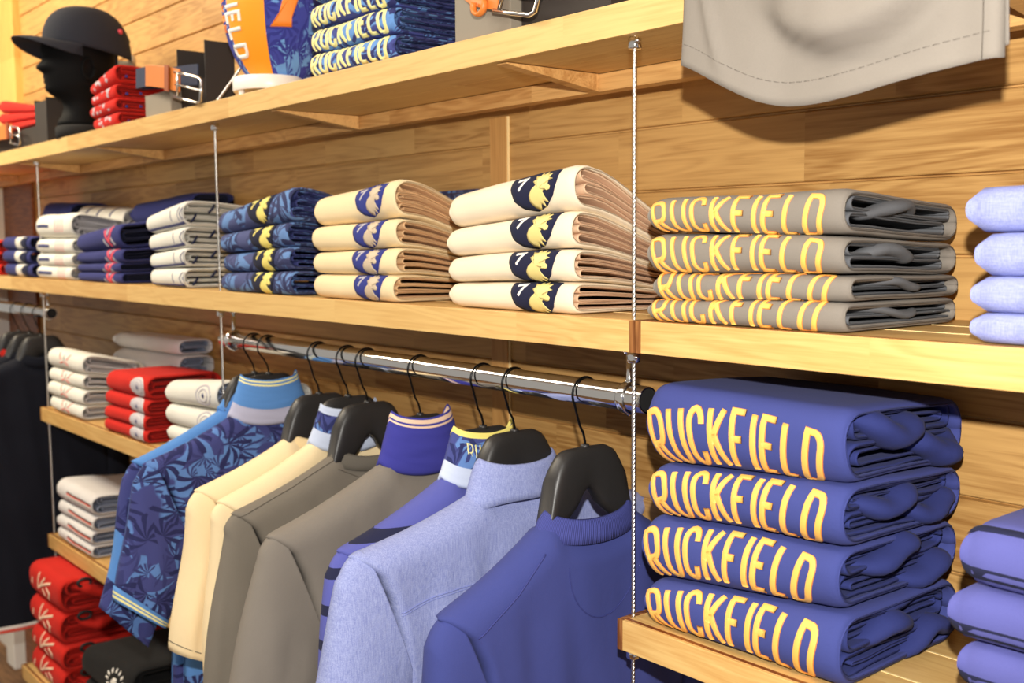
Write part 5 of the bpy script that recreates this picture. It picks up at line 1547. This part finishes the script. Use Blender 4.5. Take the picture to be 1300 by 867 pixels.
stack('navy_cardigan', 'dark blue folded cardigan', 'cardigan', 'dark blue cardigans at the back left of the middle shelf', -2.98, -2.66, .165, .125, ZM, [.245, .16, .08, .0], [.235, .16, .08, .0], -1, [M['navy2'], M['navy']], None, seed=34, loops=2, res=10, where='at the back left of the middle shelf')
stack('palm_back_shirt', 'palm-print folded shirt showing only a corner', 'shirt', 'palm-print shirts behind the cream stack', -.90, -.64, .238, .055, ZM, [.195, .13, .065, .0], [.195, .13, .065, .0], -1, [M['floral_t'], M['floral_s']], None, seed=35, loops=2, res=8, where='behind the cream rooster shirts')

# ------------------------------------------------------------------ lights
def area(name, loc, target, size, power, col=(1, .93, .82), sy=None):
    l = bpy.data.lights.new(name, 'AREA'); l.energy = power; l.size = size; l.color = col
    if sy: l.shape = 'RECTANGLE'; l.size_y = sy
    o = bpy.data.objects.new(name, l); COL.objects.link(o); o.location = loc
    o.rotation_euler = (Vector(target) - Vector(loc)).to_track_quat('-Z', 'Y').to_euler(); return o
sp = bpy.data.lights.new('photo_flash', 'SPOT'); sp.energy = 92; sp.color = (1, .96, .90); sp.shadow_soft_size = .012; sp.spot_size = math.radians(100); sp.spot_blend = .6
so = bpy.data.objects.new('photo_flash', sp); COL.objects.link(so); so.location = (.944, -.984, .246)
so.rotation_euler = (Vector((-.9, .3, .0)) - Vector(so.location)).to_track_quat('-Z', 'Y').to_euler()
area('ceiling_light', (-1.7, -1.4, 1.70), (-1.7, .2, 0.), 2.6, 48, sy=.5)
area('ceiling_light', (-3.2, -.9, 1.70), (-3.0, .3, .5), .9, 62, (1, .86, .62))
area('ceiling_light', (.6, -1.2, 1.70), (.5, .3, .2), 1.0, 6)
w = bpy.data.worlds.new('shop'); sc.world = w; w.use_nodes = True
bg = w.node_tree.nodes['Background']; bg.inputs[0].default_value = (1, .93, .84, 1); bg.inputs[1].default_value = .27

# ------------------------------------------------------------------ camera
f_, cx_, cy_ = 1377., 650., 433.5
a = Vector((-1150, -118.5, f_)).normalized(); X = -a
Y = Vector((1664, -139, f_)); Y = (Y - X * Y.dot(X)).normalized(); Zc = X.cross(Y)
# columns of the camera matrix: right, up, back expressed in world axes
right = Vector((X.x, Y.x, Zc.x)); down = Vector((X.y, Y.y, Zc.y)); fwd = Vector((X.z, Y.z, Zc.z))
cam = bpy.data.cameras.new('camera'); co = bpy.data.objects.new('camera', cam); COL.objects.link(co)
mt = Matrix.Identity(4)
for i in range(3): mt[i][0] = right[i]; mt[i][1] = -down[i]; mt[i][2] = -fwd[i]
mt.translation = Vector((.944, -.984, .100)); co.matrix_world = mt
cam.sensor_width = 36; cam.lens = 36 * f_ / 1300; cam.clip_start = .05
cam.dof.use_dof = True; cam.dof.focus_distance = 1.38; cam.dof.aperture_fstop = 6.3
sc.camera = co
vs_ = sc.view_settings; vs_.view_transform = 'Standard'; vs_.look = 'None'; vs_.gamma = 1; vs_.exposure = .46; vs_.use_curve_mapping = False
